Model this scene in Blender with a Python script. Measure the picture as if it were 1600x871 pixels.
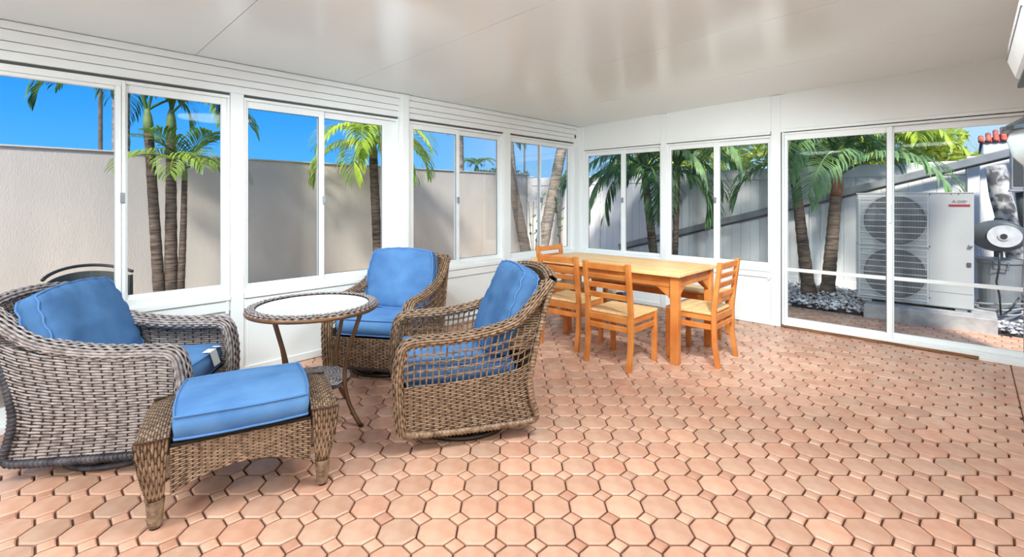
import bpy, math, random
import numpy as np
from mathutils import Vector, Matrix, noise

for o in list(bpy.data.objects):
    bpy.data.objects.remove(o, do_unlink=True)
SC = bpy.context.scene
COL = SC.collection
PI = math.pi
YAW = math.radians(43.655)
CH = 1.38                      # lens height

# ------------------------------------------------------------------ camera
cam_data = bpy.data.cameras.new('camera')
cam_data.sensor_width = 36.0
cam_data.lens = 751.6 / 1600 * 36
cam_data.shift_y = -122.6 / 1600
cam_data.clip_start = 0.02
cam_data.clip_end = 300
cam = bpy.data.objects.new('camera', cam_data)
COL.objects.link(cam)
cam.location = (0, 0, CH)
cam.rotation_euler = (PI / 2, 0, YAW)
SC.camera = cam

# ------------------------------------------------------------------ sky
SUN_DIR = Vector((0.36, -0.56, 0.74)).normalized()
world = bpy.data.worlds.new('sky')
SC.world = world
world.use_nodes = True
nt = world.node_tree
nt.nodes.clear()
wn = nt.nodes.new
tc = wn('ShaderNodeTexCoord')
sep = wn('ShaderNodeSeparateXYZ')
nt.links.new(tc.outputs['Generated'], sep.inputs[0])
ramp = wn('ShaderNodeValToRGB')
nt.links.new(sep.outputs['Z'], ramp.inputs[0])
cr = ramp.color_ramp
cr.elements[0].position = 0.0
cr.elements[0].color = (0.20, 0.55, 0.97, 1)
cr.elements[1].position = 0.5
cr.elements[1].color = (0.02, 0.22, 0.80, 1)
e = cr.elements.new(0.07); e.color = (0.085, 0.44, 0.96, 1)
e = cr.elements.new(0.2); e.color = (0.015, 0.30, 0.92, 1)
# paler towards the sun's side of the sky
dotn = wn('ShaderNodeVectorMath'); dotn.operation = 'DOT_PRODUCT'
nt.links.new(tc.outputs['Generated'], dotn.inputs[0])
dotn.inputs[1].default_value = (0.35, 0.90, 0.25)
mr = wn('ShaderNodeMapRange')
mr.inputs['From Min'].default_value = 0.1
mr.inputs['From Max'].default_value = 1.0
nt.links.new(dotn.outputs['Value'], mr.inputs['Value'])
mixn = wn('ShaderNodeMixRGB')
nt.links.new(mr.outputs[0], mixn.inputs['Fac'])
nt.links.new(ramp.outputs[0], mixn.inputs[1])
mixn.inputs[2].default_value = (0.50, 0.74, 0.97, 1)
bg = wn('ShaderNodeBackground')
bg.inputs['Strength'].default_value = 0.82
nt.links.new(mixn.outputs[0], bg.inputs[0])
wo = wn('ShaderNodeOutputWorld')
nt.links.new(bg.outputs[0], wo.inputs[0])

# ------------------------------------------------------------------ sun
sd = bpy.data.lights.new('sun', 'SUN')
sd.energy = 5.0
sd.color = (1.0, 0.93, 0.82)
sd.angle = math.radians(8.0)
sun = bpy.data.objects.new('sun', sd)
COL.objects.link(sun)
sun.rotation_euler = SUN_DIR.to_track_quat('Z', 'Y').to_euler()

# ------------------------------------------------------------------ exposure
SC.view_settings.view_transform = 'Standard'
SC.view_settings.look = 'None'
SC.view_settings.gamma = 1.0
SC.view_settings.exposure = 0.50
SC.view_settings.use_curve_mapping = False
FILL_POWER = 38.0               # each added ceiling fill lamp, W

# ================================================================== materials
def srgb(r, g, b):
    f = lambda c: (c / 255 / 12.92) if c / 255 <= 0.04045 else ((c / 255 + 0.055) / 1.055) ** 2.4
    return (f(r), f(g), f(b))

def mat(name, col, rough=0.5, metal=0.0, spec=0.5, col2=None, scale=8.0, detail=3.0, stretch=None,
        bump=0.0, bump_scale=None, attr=None, attr_amt=0.0, lo=0.35, hi=0.65, alpha=None):
    m = bpy.data.materials.new(name)
    m.use_nodes = True
    t = m.node_tree
    b = t.nodes['Principled BSDF']
    b.inputs['Roughness'].default_value = rough
    b.inputs['Metallic'].default_value = metal
    b.inputs['Specular IOR Level'].default_value = spec
    out = None
    tcn = t.nodes.new('ShaderNodeTexCoord')
    mp = t.nodes.new('ShaderNodeMapping')
    t.links.new(tcn.outputs['Object'], mp.inputs[0])
    if stretch:
        mp.inputs['Scale'].default_value = stretch
    nz = t.nodes.new('ShaderNodeTexNoise')
    nz.inputs['Scale'].default_value = scale
    nz.inputs['Detail'].default_value = detail
    t.links.new(mp.outputs[0], nz.inputs['Vector'])
    rp = t.nodes.new('ShaderNodeValToRGB')
    rp.color_ramp.elements[0].position = lo
    rp.color_ramp.elements[1].position = hi
    c2 = col2 if col2 else tuple(c * 0.93 for c in col)
    rp.color_ramp.elements[0].color = (*c2, 1)
    rp.color_ramp.elements[1].color = (*col, 1)
    t.links.new(nz.outputs['Fac'], rp.inputs[0])
    out = rp.outputs[0]
    if attr:
        an = t.nodes.new('ShaderNodeAttribute')
        an.attribute_name = attr
        mx = t.nodes.new('ShaderNodeMixRGB')
        mx.blend_type = 'MULTIPLY'
        mx.inputs['Fac'].default_value = attr_amt
        t.links.new(out, mx.inputs[1])
        t.links.new(an.outputs['Color'], mx.inputs[2])
        out = mx.outputs[0]
    t.links.new(out, b.inputs['Base Color'])
    if bump:
        n2 = t.nodes.new('ShaderNodeTexNoise')
        n2.inputs['Scale'].default_value = bump_scale or scale * 3
        n2.inputs['Detail'].default_value = 4
        t.links.new(mp.outputs[0], n2.inputs['Vector'])
        bp = t.nodes.new('ShaderNodeBump')
        bp.inputs['Strength'].default_value = bump
        bp.inputs['Distance'].default_value = 0.01
        t.links.new(n2.outputs['Fac'], bp.inputs['Height'])
        t.links.new(bp.outputs[0], b.inputs['Normal'])
    return m

def glass_mat(name, refl=0.5, tint=(1, 1, 1)):
    m = bpy.data.materials.new(name)
    m.use_nodes = True
    t = m.node_tree
    t.nodes.clear()
    tr = t.nodes.new('ShaderNodeBsdfTransparent'); tr.inputs[0].default_value = (*tint, 1)
    gl = t.nodes.new('ShaderNodeBsdfGlossy'); gl.inputs['Roughness'].default_value = 0.01
    fr = t.nodes.new('ShaderNodeFresnel'); fr.inputs['IOR'].default_value = 1.45
    mu = t.nodes.new('ShaderNodeMath'); mu.operation = 'MULTIPLY'; mu.inputs[1].default_value = refl
    t.links.new(fr.outputs[0], mu.inputs[0])
    mx = t.nodes.new('ShaderNodeMixShader')
    t.links.new(mu.outputs[0], mx.inputs[0])
    t.links.new(tr.outputs[0], mx.inputs[1])
    t.links.new(gl.outputs[0], mx.inputs[2])
    o = t.nodes.new('ShaderNodeOutputMaterial')
    t.links.new(mx.outputs[0], o.inputs[0])
    return m

M = {}
M['white'] = mat('white_aluminium', (0.86, 0.88, 0.87), 0.35, col2=(0.83, 0.85, 0.84), scale=2)
M['panel'] = mat('white_wall_panel', (0.86, 0.88, 0.87), 0.45, col2=(0.83, 0.855, 0.845), scale=1.5, bump=0.03, bump_scale=60)
M['ceiling'] = mat('white_glossy_ceiling', (0.87, 0.925, 0.915), 0.20, spec=0.7, col2=(0.855, 0.91, 0.90), scale=1.2, bump=0.02, bump_scale=5)
M['seam'] = mat('dark_gap', (0.10, 0.11, 0.11), 0.8)
M['glass'] = glass_mat('window_glass', 0.16, (0.97, 0.98, 0.98))
M['threshold'] = mat('brown_threshold', srgb(150, 105, 70), 0.7, col2=srgb(105, 70, 45), scale=20, stretch=(0.2, 2, 2))
M['paver'] = mat('terracotta_paver', srgb(216, 176, 152), 0.40, spec=0.4, col2=srgb(196, 146, 120), scale=9, detail=6,
                 bump=0.12, bump_scale=120, attr='tint', attr_amt=1.0, lo=0.3, hi=0.72)
M['sand'] = mat('joint_sand', srgb(104, 68, 50), 0.95, col2=srgb(76, 48, 35), scale=40)
M['wood'] = mat('teak', srgb(218, 142, 74), 0.42, spec=0.4, col2=srgb(192, 108, 46), scale=7, detail=6, stretch=(1, 1, 1), lo=0.3, hi=0.7, attr='tint', attr_amt=1.0)
M['wood_top'] = mat('teak_top', srgb(240, 208, 156), 0.40, spec=0.4, col2=srgb(222, 170, 110), scale=5, detail=6, stretch=(0.6, 7, 3), lo=0.3, hi=0.7, attr='tint', attr_amt=1.0)
M['wicker'] = mat('brown_wicker', srgb(166, 136, 108), 0.42, spec=0.5, col2=srgb(96, 70, 52), scale=38, detail=4, lo=0.3, hi=0.68)
M['wicker_grey'] = mat('grey_wicker', srgb(170, 158, 154), 0.42, spec=0.5, col2=srgb(112, 100, 97), scale=34, detail=4, lo=0.3, hi=0.62)
M['wicker_core'] = mat('dark_wicker_stake', srgb(58, 42, 32), 0.6)
M['wicker_dark'] = mat('dark_wicker', srgb(92, 88, 92), 0.45, col2=srgb(52, 50, 56), scale=18)
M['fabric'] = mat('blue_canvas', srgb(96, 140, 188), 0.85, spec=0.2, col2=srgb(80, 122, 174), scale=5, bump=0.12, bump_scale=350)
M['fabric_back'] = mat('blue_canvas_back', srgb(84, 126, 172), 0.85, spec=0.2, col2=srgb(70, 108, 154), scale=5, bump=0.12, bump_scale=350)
M['piping'] = mat('blue_piping', srgb(88, 130, 184), 0.85, spec=0.2)
M['bronze'] = mat('bronze_metal', srgb(128, 92, 62), 0.35, metal=0.3, col2=srgb(96, 68, 46), scale=6)
M['dark_metal'] = mat('dark_metal', srgb(70, 60, 52), 0.35, metal=0.6)
M['table_glass'] = mat('table_glass', srgb(240, 245, 243), 0.04, spec=0.9, col2=srgb(236, 242, 240), scale=3)  # white base colour stands in for the ceiling's reflection in the glass
M['label_white'] = mat('white_label', (0.85, 0.85, 0.84), 0.6)
M['plastic_white'] = mat('white_plastic', (0.84, 0.86, 0.86), 0.3)
M['black'] = mat('black_plastic', (0.02, 0.02, 0.022), 0.35)
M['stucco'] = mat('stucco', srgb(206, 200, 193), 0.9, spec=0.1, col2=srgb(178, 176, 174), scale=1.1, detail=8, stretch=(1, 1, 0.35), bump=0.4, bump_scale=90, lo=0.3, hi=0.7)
M['vinyl'] = mat('white_vinyl_fence', srgb(240, 240, 240), 0.5, col2=srgb(226, 227, 229), scale=1.5, stretch=(1, 1, 0.5))
M['gutter'] = mat('grey_aluminium', srgb(150, 154, 158), 0.45, col2=srgb(132, 136, 141), scale=5)
M['concrete'] = mat('concrete', srgb(176, 174, 172), 0.9, col2=srgb(140, 140, 140), scale=6, detail=8, bump=0.3, bump_scale=60)
M['yard'] = mat('tan_concrete', srgb(206, 176, 142), 0.9, col2=srgb(182, 150, 118), scale=2.5, detail=8, bump=0.3, bump_scale=50)
M['rock'] = mat('white_stone', srgb(242, 240, 242), 0.7, col2=srgb(176, 174, 180), scale=9, attr='tint', attr_amt=1.0)
M['soil'] = mat('soil', srgb(84, 78, 74), 0.95, col2=srgb(54, 50, 48), scale=30)
M['condenser'] = mat('condenser_paint', srgb(170, 173, 174), 0.4, col2=srgb(162, 166, 168), scale=2)
M['fan_dark'] = mat('fan_recess', srgb(64, 70, 72), 0.6)
M['grille'] = mat('grille_wire', srgb(205, 210, 212), 0.4)
M['red'] = mat('red_print', srgb(150, 34, 50), 0.5)
M['ink'] = mat('dark_print', srgb(48, 44, 46), 0.5)
M['reel'] = mat('dark_grey_plastic', srgb(84, 90, 94), 0.4, col2=srgb(70, 76, 80))
M['reel_face'] = mat('pale_grey_plastic', srgb(196, 200, 203), 0.4, col2=srgb(176, 180, 184), scale=14)
M['bin'] = mat('grey_bin_plastic', srgb(132, 138, 142), 0.5, col2=srgb(112, 118, 122), scale=4)
M['bark'] = mat('palm_bark', srgb(118, 104, 94), 0.9, spec=0.1, col2=srgb(70, 62, 58), scale=6, stretch=(1, 1, 7), bump=0.5, bump_scale=20)
M['bark_pale'] = mat('pale_palm_bark', srgb(172, 160, 146), 0.9, spec=0.1, col2=srgb(112, 104, 98), scale=5, stretch=(1, 1, 5), bump=0.5, bump_scale=25)
M['bark_mottled'] = mat('mottled_bark', srgb(190, 190, 190), 0.9, spec=0.1, col2=srgb(92, 92, 94), scale=10, detail=8, bump=0.6, bump_scale=25, lo=0.42, hi=0.58)
M['shaft'] = mat('green_crownshaft', srgb(128, 146, 88), 0.6, col2=srgb(92, 112, 62), scale=4, stretch=(1, 1, 2))
M['shaft_brown'] = mat('brown_sheath', srgb(172, 118, 92), 0.8, col2=srgb(120, 78, 60), scale=8, stretch=(3, 3, 0.7))
def leaf_mat(name, c1, c2):
    m = mat(name, c1, 0.45, spec=0.35, col2=c2, scale=2.5, detail=3)
    b = m.node_tree.nodes['Principled BSDF']
    # thin leaves let some daylight through
    t = m.node_tree
    tl = t.nodes.new('ShaderNodeBsdfTranslucent')
    src = b.inputs['Base Color'].links[0].from_socket
    t.links.new(src, tl.inputs[0])
    mx = t.nodes.new('ShaderNodeMixShader'); mx.inputs[0].default_value = 0.4
    out = [n for n in t.nodes if n.type == 'OUTPUT_MATERIAL'][0]
    t.links.new(b.outputs[0], mx.inputs[1]); t.links.new(tl.outputs[0], mx.inputs[2])
    t.links.new(mx.outputs[0], out.inputs[0])
    return m
M['leaf'] = leaf_mat('palm_leaf', srgb(128, 164, 74), srgb(66, 108, 52))
M['leaf_yellow'] = leaf_mat('yellow_palm_leaf', srgb(206, 220, 92), srgb(140, 178, 70))
M['leaf_dark'] = leaf_mat('dark_palm_leaf', srgb(142, 178, 122), srgb(72, 112, 72))
M['leaf_mid'] = leaf_mat('mid_green_palm_leaf', srgb(164, 190, 90), srgb(98, 138, 62))
M['leaf_bush'] = leaf_mat('bush_leaf', srgb(222, 224, 104), srgb(116, 156, 70))
M['leaf_far'] = leaf_mat('far_leaf', srgb(130, 150, 110), srgb(86, 112, 80))
M['roof_tile'] = mat('red_roof_tile', srgb(206, 112, 88), 0.7, col2=srgb(176, 84, 64), scale=6)
M['cream'] = mat('cream_wall', srgb(238, 226, 204), 0.9)
M['timber'] = mat('grey_timber_pole', srgb(128, 112, 98), 0.9, col2=srgb(100, 88, 78), scale=8)
M['slate'] = mat('dark_slate_metal', srgb(66, 80, 90), 0.25, metal=0.5, col2=srgb(48, 60, 68), scale=4)
M['globe'] = mat('frosted_glass', srgb(196, 208, 211), 0.15, spec=0.6)
M['blue_plastic'] = mat('pale_blue_plastic', srgb(126, 158, 196), 0.5)
M['brown_dark'] = mat('dark_brown_clay', srgb(88, 58, 44), 0.7)
M['tan'] = mat('tan_card', srgb(214, 196, 170), 0.8)
def fill_lamp_mat():  # glow of the discs on the added fill lamps
    m = bpy.data.materials.new('fill_disc_glow'); m.use_nodes = True
    b = m.node_tree.nodes['Principled BSDF']
    b.inputs['Emission Color'].default_value = (1, 0.98, 0.95, 1)
    b.inputs['Emission Strength'].default_value = 3.0
    return m
M['fill_lit'] = fill_lamp_mat()

# ================================================================== helpers
def link(o, parent=None):
    COL.objects.link(o)
    if parent is not None:
        o.parent = parent
    return o

def make_mesh(name, V, F, m, smooth=False):
    me = bpy.data.meshes.new(name)
    if isinstance(F, np.ndarray):
        V = np.asarray(V, dtype=np.float32)
        k = F.shape[1]
        me.vertices.add(len(V)); me.vertices.foreach_set('co', V.ravel())
        me.loops.add(F.size); me.loops.foreach_set('vertex_index', F.astype(np.int32).ravel())
        me.polygons.add(len(F))
        me.polygons.foreach_set('loop_start', np.arange(0, F.size, k, dtype=np.int32))
        me.polygons.foreach_set('loop_total', np.full(len(F), k, dtype=np.int32))
        me.update(calc_edges=True)
    else:
        me.from_pydata([tuple(v) for v in V], [], F)
    if smooth:
        me.polygons.foreach_set('use_smooth', np.ones(len(me.polygons), dtype=bool))
    if m is not None:
        me.materials.append(m)
    me.update()
    return me

def tint_mesh(me, val):
    a = me.color_attributes.new('tint', 'FLOAT_COLOR', 'POINT')
    v = np.asarray(val, dtype=np.float32)
    if v.ndim == 1:
        v = np.tile(np.append(v, 1.0).astype(np.float32), (len(me.vertices), 1))
    else:
        v = np.hstack([v, np.ones((len(v), 1), np.float32)])
    a.data.foreach_set('color', v.ravel())

def put(name, me, parent=None, loc=(0, 0, 0), rot=(0, 0, 0)):
    o = bpy.data.objects.new(name, me)
    o.location = loc; o.rotation_euler = rot
    return link(o, parent)

def tag(o, label=None, cat=None, group=None, kind=None):
    if label: o['label'] = label
    if cat: o['category'] = cat
    if group: o['group'] = group
    if kind: o['kind'] = kind
    return o

def thing(name, label, cat, loc=(0, 0, 0), rz=0.0, group=None):
    o = bpy.data.objects.new(name, None)
    o.empty_display_size = 0.1
    o.location = loc; o.rotation_euler = (0, 0, rz)
    COL.objects.link(o)
    return tag(o, label, cat, group)

def struct(name, loc=(0, 0, 0)):
    o = bpy.data.objects.new(name, None)
    o.location = loc
    COL.objects.link(o)
    o['kind'] = 'structure'
    return o

class MB:
    """collects shapes, then links them as ONE mesh object"""
    def __init__(self):
        self.V = []; self.F = []
    def add(self, V, F):
        n = len(self.V)
        self.V.extend([tuple(v) for v in V])
        self.F.extend([tuple(i + n for i in f) for f in F])
        return self
    def addnp(self, V, F):
        return self.add(V.tolist(), F.tolist())
    def box(self, x0, x1, y0, y1, z0, z1, ch=0.0):
        return self.obox(Vector(((x0 + x1) / 2, (y0 + y1) / 2, (z0 + z1) / 2)), Vector((1, 0, 0)), Vector((0, 1, 0)), Vector((0, 0, 1)),
                         abs(x1 - x0) / 2, abs(y1 - y0) / 2, abs(z1 - z0) / 2, ch)
    def obox(self, c, ax, ay, az, hx, hy, hz, ch=0.0):
        if ch <= 0:
            V = [c + ax * sx * hx + ay * sy * hy + az * sz * hz for sx in (-1, 1) for sy in (-1, 1) for sz in (-1, 1)]
            F = [(0, 1, 3, 2), (4, 6, 7, 5), (0, 4, 5, 1), (2, 3, 7, 6), (0, 2, 6, 4), (1, 5, 7, 3)]
            return self.add(V, F)
        ch = min(ch, hx * .45, hy * .45, hz * .45)
        V = []; idx = {}
        for sx in (-1, 1):
            for sy in (-1, 1):
                for sz in (-1, 1):
                    for k in range(3):
                        d = [hx, hy, hz]
                        for q in range(3):
                            if q != k: d[q] -= ch
                        idx[(sx, sy, sz, k)] = len(V)
                        V.append(c + ax * sx * d[0] + ay * sy * d[1] + az * sz * d[2])
        F = []
        S = (-1, 1)
        for k in range(3):
            for s in S:
                def key(a, b):
                    t = [0, 0, 0]; t[k] = s; t[(k + 1) % 3] = a; t[(k + 2) % 3] = b
                    return idx[(*t, k)]
                f = [key(-1, -1), key(1, -1), key(1, 1), key(-1, 1)]
                F.append(tuple(f if s > 0 else f[::-1]))
        for k in range(3):      # edges along axis k
            i, j = (k + 1) % 3, (k + 2) % 3
            for a in S:
                for b in S:
                    def key(sk, ax_):
                        t = [0, 0, 0]; t[k] = sk; t[i] = a; t[j] = b
                        return idx[(*t, ax_)]
                    f = [key(-1, i), key(1, i), key(1, j), key(-1, j)]
                    F.append(tuple(f if a * b < 0 else f[::-1]))
        for sx in S:
            for sy in S:
                for sz in S:
                    f = [idx[(sx, sy, sz, 0)], idx[(sx, sy, sz, 1)], idx[(sx, sy, sz, 2)]]
                    F.append(tuple(f if sx * sy * sz > 0 else f[::-1]))
        return self.add(V, F)
    def beam(self, p0, p1, w, h, up=(0, 0, 1), ch=0.0):
        p0 = Vector(p0); p1 = Vector(p1); d = p1 - p0; L = d.length; d.normalize()
        side = Vector(up).cross(d)
        if side.length < 1e-4: side = Vector((1, 0, 0)).cross(d)
        side.normalize(); u = d.cross(side)
        return self.obox((p0 + p1) / 2, d, side, u, L / 2, w / 2, h / 2, ch)
    def tube(self, P, r, n=8, closed=False, cap=True):
        V, F = tube_np(np.array([tuple(p) for p in P], float), r, n, closed)
        base = len(self.V)
        self.addnp(V, F)
        if cap and not closed:
            m = len(P)
            self.F.append(tuple(base + i for i in range(n))[::-1])
            self.F.append(tuple(base + (m - 1) * n + i for i in range(n)))
        return self
    def disc(self, c, r, z0, z1, n=32, r2=None):
        r2 = r if r2 is None else r2
        V = [(c[0] + r * math.cos(2 * PI * i / n), c[1] + r * math.sin(2 * PI * i / n), z0) for i in range(n)]
        V += [(c[0] + r2 * math.cos(2 * PI * i / n), c[1] + r2 * math.sin(2 * PI * i / n), z1) for i in range(n)]
        F = [(i, (i + 1) % n, n + (i + 1) % n, n + i) for i in range(n)]
        F += [tuple(range(n))[::-1], tuple(range(n, 2 * n))]
        return self.add(V, F)
    def lathe(self, prof, n=24, c=(0, 0)):
        V = [(c[0] + r * math.cos(2 * PI * i / n), c[1] + r * math.sin(2 * PI * i / n), z) for r, z in prof for i in range(n)]
        F = [(j * n + i, j * n + (i + 1) % n, (j + 1) * n + (i + 1) % n, (j + 1) * n + i) for j in range(len(prof) - 1) for i in range(n)]
        return self.add(V, F)
    def build(self, name, m, parent=None, smooth=False, tint=None, kind=None, loc=(0, 0, 0), rot=(0, 0, 0)):
        me = make_mesh(name, self.V, self.F, m, smooth)
        if tint is not None: tint_mesh(me, tint)
        o = put(name, me, parent, loc, rot)
        if kind: o['kind'] = kind
        return o

def frames_np(P, closed=False):
    n = len(P)
    T = np.gradient(P, axis=0)
    if closed:
        T = np.roll(P, -1, 0) - np.roll(P, 1, 0)
    T /= np.linalg.norm(T, axis=1)[:, None] + 1e-12
    a = np.array([0, 0, 1.0]) if abs(T[0][2]) < 0.9 else np.array([1.0, 0, 0])
    N = np.zeros_like(P); N[0] = a - T[0] * (a @ T[0]); N[0] /= np.linalg.norm(N[0])
    for i in range(1, n):
        v = N[i - 1] - T[i] * (N[i - 1] @ T[i])
        N[i] = v / (np.linalg.norm(v) + 1e-12)
    return T, N, np.cross(T, N)

def tube_np(P, r, n=6, closed=False):
    T, N, B = frames_np(P, closed)
    r = np.broadcast_to(np.asarray(r, float), (len(P),))
    a = np.arange(n) * 2 * PI / n
    V = P[:, None, :] + r[:, None, None] * (np.cos(a)[None, :, None] * N[:, None, :] + np.sin(a)[None, :, None] * B[:, None, :])
    m = len(P)
    rows = m if closed else m - 1
    i = np.arange(rows)[:, None]; j = np.arange(n)[None, :]
    i2 = (i + 1) % m; j2 = (j + 1) % n
    F = np.stack([i * n + j, i * n + j2, i2 * n + j2, i2 * n + j], -1).reshape(-1, 4)
    return V.reshape(-1, 3), F

def cat_np(parts):
    Vs, Fs, n = [], [], 0
    for V, F in parts:
        Vs.append(V); Fs.append(F + n); n += len(V)
    return np.vstack(Vs), np.vstack(Fs)

def resample(P, n):
    P = np.asarray(P, float)
    s = np.r_[0, np.cumsum(np.linalg.norm(np.diff(P, axis=0), axis=1))]
    t = np.linspace(0, s[-1], n)
    return np.stack([np.interp(t, s, P[:, k]) for k in range(P.shape[1])], 1)

def smooth_path(P, n, it=3):
    P = np.asarray(P, float)
    for _ in range(it):                      # Chaikin, ends kept
        Q = np.empty((2 * (len(P) - 1), P.shape[1]))
        Q[0::2] = 0.75 * P[:-1] + 0.25 * P[1:]
        Q[1::2] = 0.25 * P[:-1] + 0.75 * P[1:]
        P = np.vstack([P[:1], Q, P[-1:]])
    return resample(P, n)

def ribbons(P, Nn, Sd, w, t):
    """P,Nn,Sd: (R,M,3).  diamond-section strands"""
    R, Mn, _ = P.shape
    V = np.stack([P + Sd * w, P + Nn * t, P - Sd * w, P - Nn * t], 2)    # R,M,4,3
    base = (np.arange(R)[:, None, None] * Mn + np.arange(Mn - 1)[None, :, None]) * 4
    j = np.arange(4)[None, None, :]; j2 = (j + 1) % 4
    F = np.stack([base + j, base + 4 + j, base + 4 + j2, base + j2], -1).reshape(-1, 4)
    return V.reshape(-1, 3), F

def surf_frame(S, u, v):
    h = 1e-3
    p = S(u, v)
    du = (S(u + h, v) - S(u - h, v)); dv = (S(u, v + h) - S(u, v - h))
    du /= np.linalg.norm(du, axis=-1)[..., None] + 1e-12
    dv /= np.linalg.norm(dv, axis=-1)[..., None] + 1e-12
    n = np.cross(du, dv); n /= np.linalg.norm(n, axis=-1)[..., None] + 1e-12
    return p, du, dv, n

def weave(S, nu, nv, hgt, t=0.0032, amp=0.0021, fill=0.50, vr=(0, 1), rows=None):
    """weavers over and under vertical stakes on surface S(u,v); returns (weavers, stakes)"""
    if rows is None:
        rows = vr[0] + (np.arange(nv) + 0.5) / nv * (vr[1] - vr[0])
    rows = np.asarray(rows)
    u = np.linspace(0, 1, 2 * nu + 1)
    U, Vv = np.meshgrid(u, rows)
    p, du, dv, n = surf_frame(S, U, Vv)
    off = amp * np.sin(PI * nu * U) * np.where(np.arange(len(rows)) % 2, 1, -1)[:, None]
    P = p + n * off[..., None]
    A = ribbons(P, n, dv, hgt * fill, t)
    su = (np.arange(nu) + 0.5) / nu
    vv = np.linspace(vr[0], vr[1], 14)
    V2, U2 = np.meshgrid(vv, su)
    p, du, dv, n = surf_frame(S, U2, V2)
    B = ribbons(p, n, du, 0.0050, 0.0034)
    return A, B

def putnp(name, VF, m, parent, smooth=False, kind=None):
    o = put(name, make_mesh(name, VF[0], VF[1], m, smooth), parent)
    if kind: o['kind'] = kind
    return o

def rolled_edge(name, P, rl, rn, lat, stakes, rows, m, parent):
    """woven cane carried lengthwise round a rolled edge; half-width rl along lat, rn across"""
    P = resample(P, 160)
    T = np.gradient(P, axis=0); T /= np.linalg.norm(T, axis=1)[:, None]
    Lt = np.broadcast_to(np.array(lat, float), P.shape)
    N = np.cross(Lt, T); N /= np.linalg.norm(N, axis=1)[:, None] + 1e-12
    Lt = np.cross(T, N)
    t01 = np.linspace(0, 1, len(P))
    def S(u, v):
        c = [np.interp(u, t01, A_[:, k]) for A_ in (P, N, Lt) for k in range(3)]
        p, nn, ll = (np.stack(c[i:i + 3], -1) for i in (0, 3, 6))
        a = 2 * PI * v
        return p + rl * np.cos(a)[..., None] * ll + rn * np.sin(a)[..., None] * nn
    A, B = weave(S, stakes, rows, PI * (rl + rn) / rows, t=.0042, amp=.0036, fill=.47)
    o = putnp(name, A, m, parent, kind='stuff')
    a = np.arange(12) * 2 * PI / 12
    V = P[:, None] + .86 * (rl * np.cos(a)[None, :, None] * Lt[:, None] + rn * np.sin(a)[None, :, None] * N[:, None])
    i = np.arange(len(P) - 1)[:, None]; j = np.arange(12)[None]
    F = np.stack([i * 12 + j, i * 12 + (j + 1) % 12, (i + 1) * 12 + (j + 1) % 12, (i + 1) * 12 + j], -1).reshape(-1, 4)
    putnp('roll_core', (V.reshape(-1, 3), F), M['wicker_core'], o, True)
    return o

# ================================================================== setting: the room shell
XL, YB, XR, YF = -4.157, 5.805, 0.345, -2.3
def ceil_z(x): return 2.45 + 0.030 * (x - XL)

# ---- floor
floor = struct('floor')
MB().box(XL - 0.12, XR + 0.1, YF - 0.1, YB + 0.12, -0.10, -0.014).build('sand_bed', M['sand'], floor)
E1 = np.array([math.cos(YAW), math.sin(YAW)]); E2 = np.array([-math.sin(YAW), math.cos(YAW)])
PITCH = 0.1636
def clip_poly(P, n, c):
    out = []
    for i in range(len(P)):
        a, b = P[i], P[(i + 1) % len(P)]
        da, db = np.dot(a, n) - c, np.dot(b, n) - c
        if da <= 0: out.append(a)
        if (da < 0) != (db < 0) and abs(da - db) > 1e-9: out.append(a + (b - a) * (da / (da - db)))
    return out
def paver_geo(P, z):
    """P: list of 2-D outline points; bevelled block"""
    P = [np.array(p) for p in P]
    c = sum(P) / len(P)
    n = len(P)
    R = np.mean([np.linalg.norm(p - c) for p in P])
    k1 = max(0.2, 1 - 0.0075 / R)
    V = [(*(c + (p - c) * k1), z) for p in P] + [(*p, z - 0.005) for p in P] + [(*p, z - 0.024) for p in P]
    F = [tuple(range(n))]
    for r in range(2):
        F += [((r) * n + i, (r + 1) * n + i, (r + 1) * n + (i + 1) % n, r * n + (i + 1) % n) for i in range(n)]
    return V, F
sdl = PITCH * 0.222
SQH = PITCH / 2 - sdl
OCT = [(sdl, PITCH / 2), (-sdl, PITCH / 2), (-PITCH / 2, sdl), (-PITCH / 2, -sdl), (-sdl, -PITCH / 2), (sdl, -PITCH / 2), (PITCH / 2, -sdl), (PITCH / 2, sdl)]
SQ = [(0, SQH), (-SQH, 0), (0, -SQH), (SQH, 0)]
GAP = 0.0042
OCT = [np.array(p) * (1 - 2 * GAP / PITCH) for p in OCT]
SQ = [np.array(p) * (1 - 1.41 * GAP / SQH) for p in SQ]
def to_xy(p): return p[0] * E1 + p[1] * E2
random.seed(11)
def rnd_tint(rng):
    b = rng.uniform(0.86, 1.06); w = rng.uniform(-0.05, 0.05)
    if rng.random() < 0.10: b *= 0.90; w += 0.06
    return (min(b + w * 0.4, 1.1), b * 0.98 - w * 0.5, b * 0.97 - w * 0.7)
NV = 12
oct_vars, sq_vars = [], []
rng = random.Random(5)
for k in range(NV):
    for lst, sh, nm in ((oct_vars, OCT, 'octagon_paver'), (sq_vars, SQ, 'square_paver')):
        V, F = paver_geo([to_xy(p) for p in sh], 0.0)
        me = make_mesh(nm, V, F, M['paver']); tint_mesh(me, rnd_tint(rng)); lst.append(me)

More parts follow.
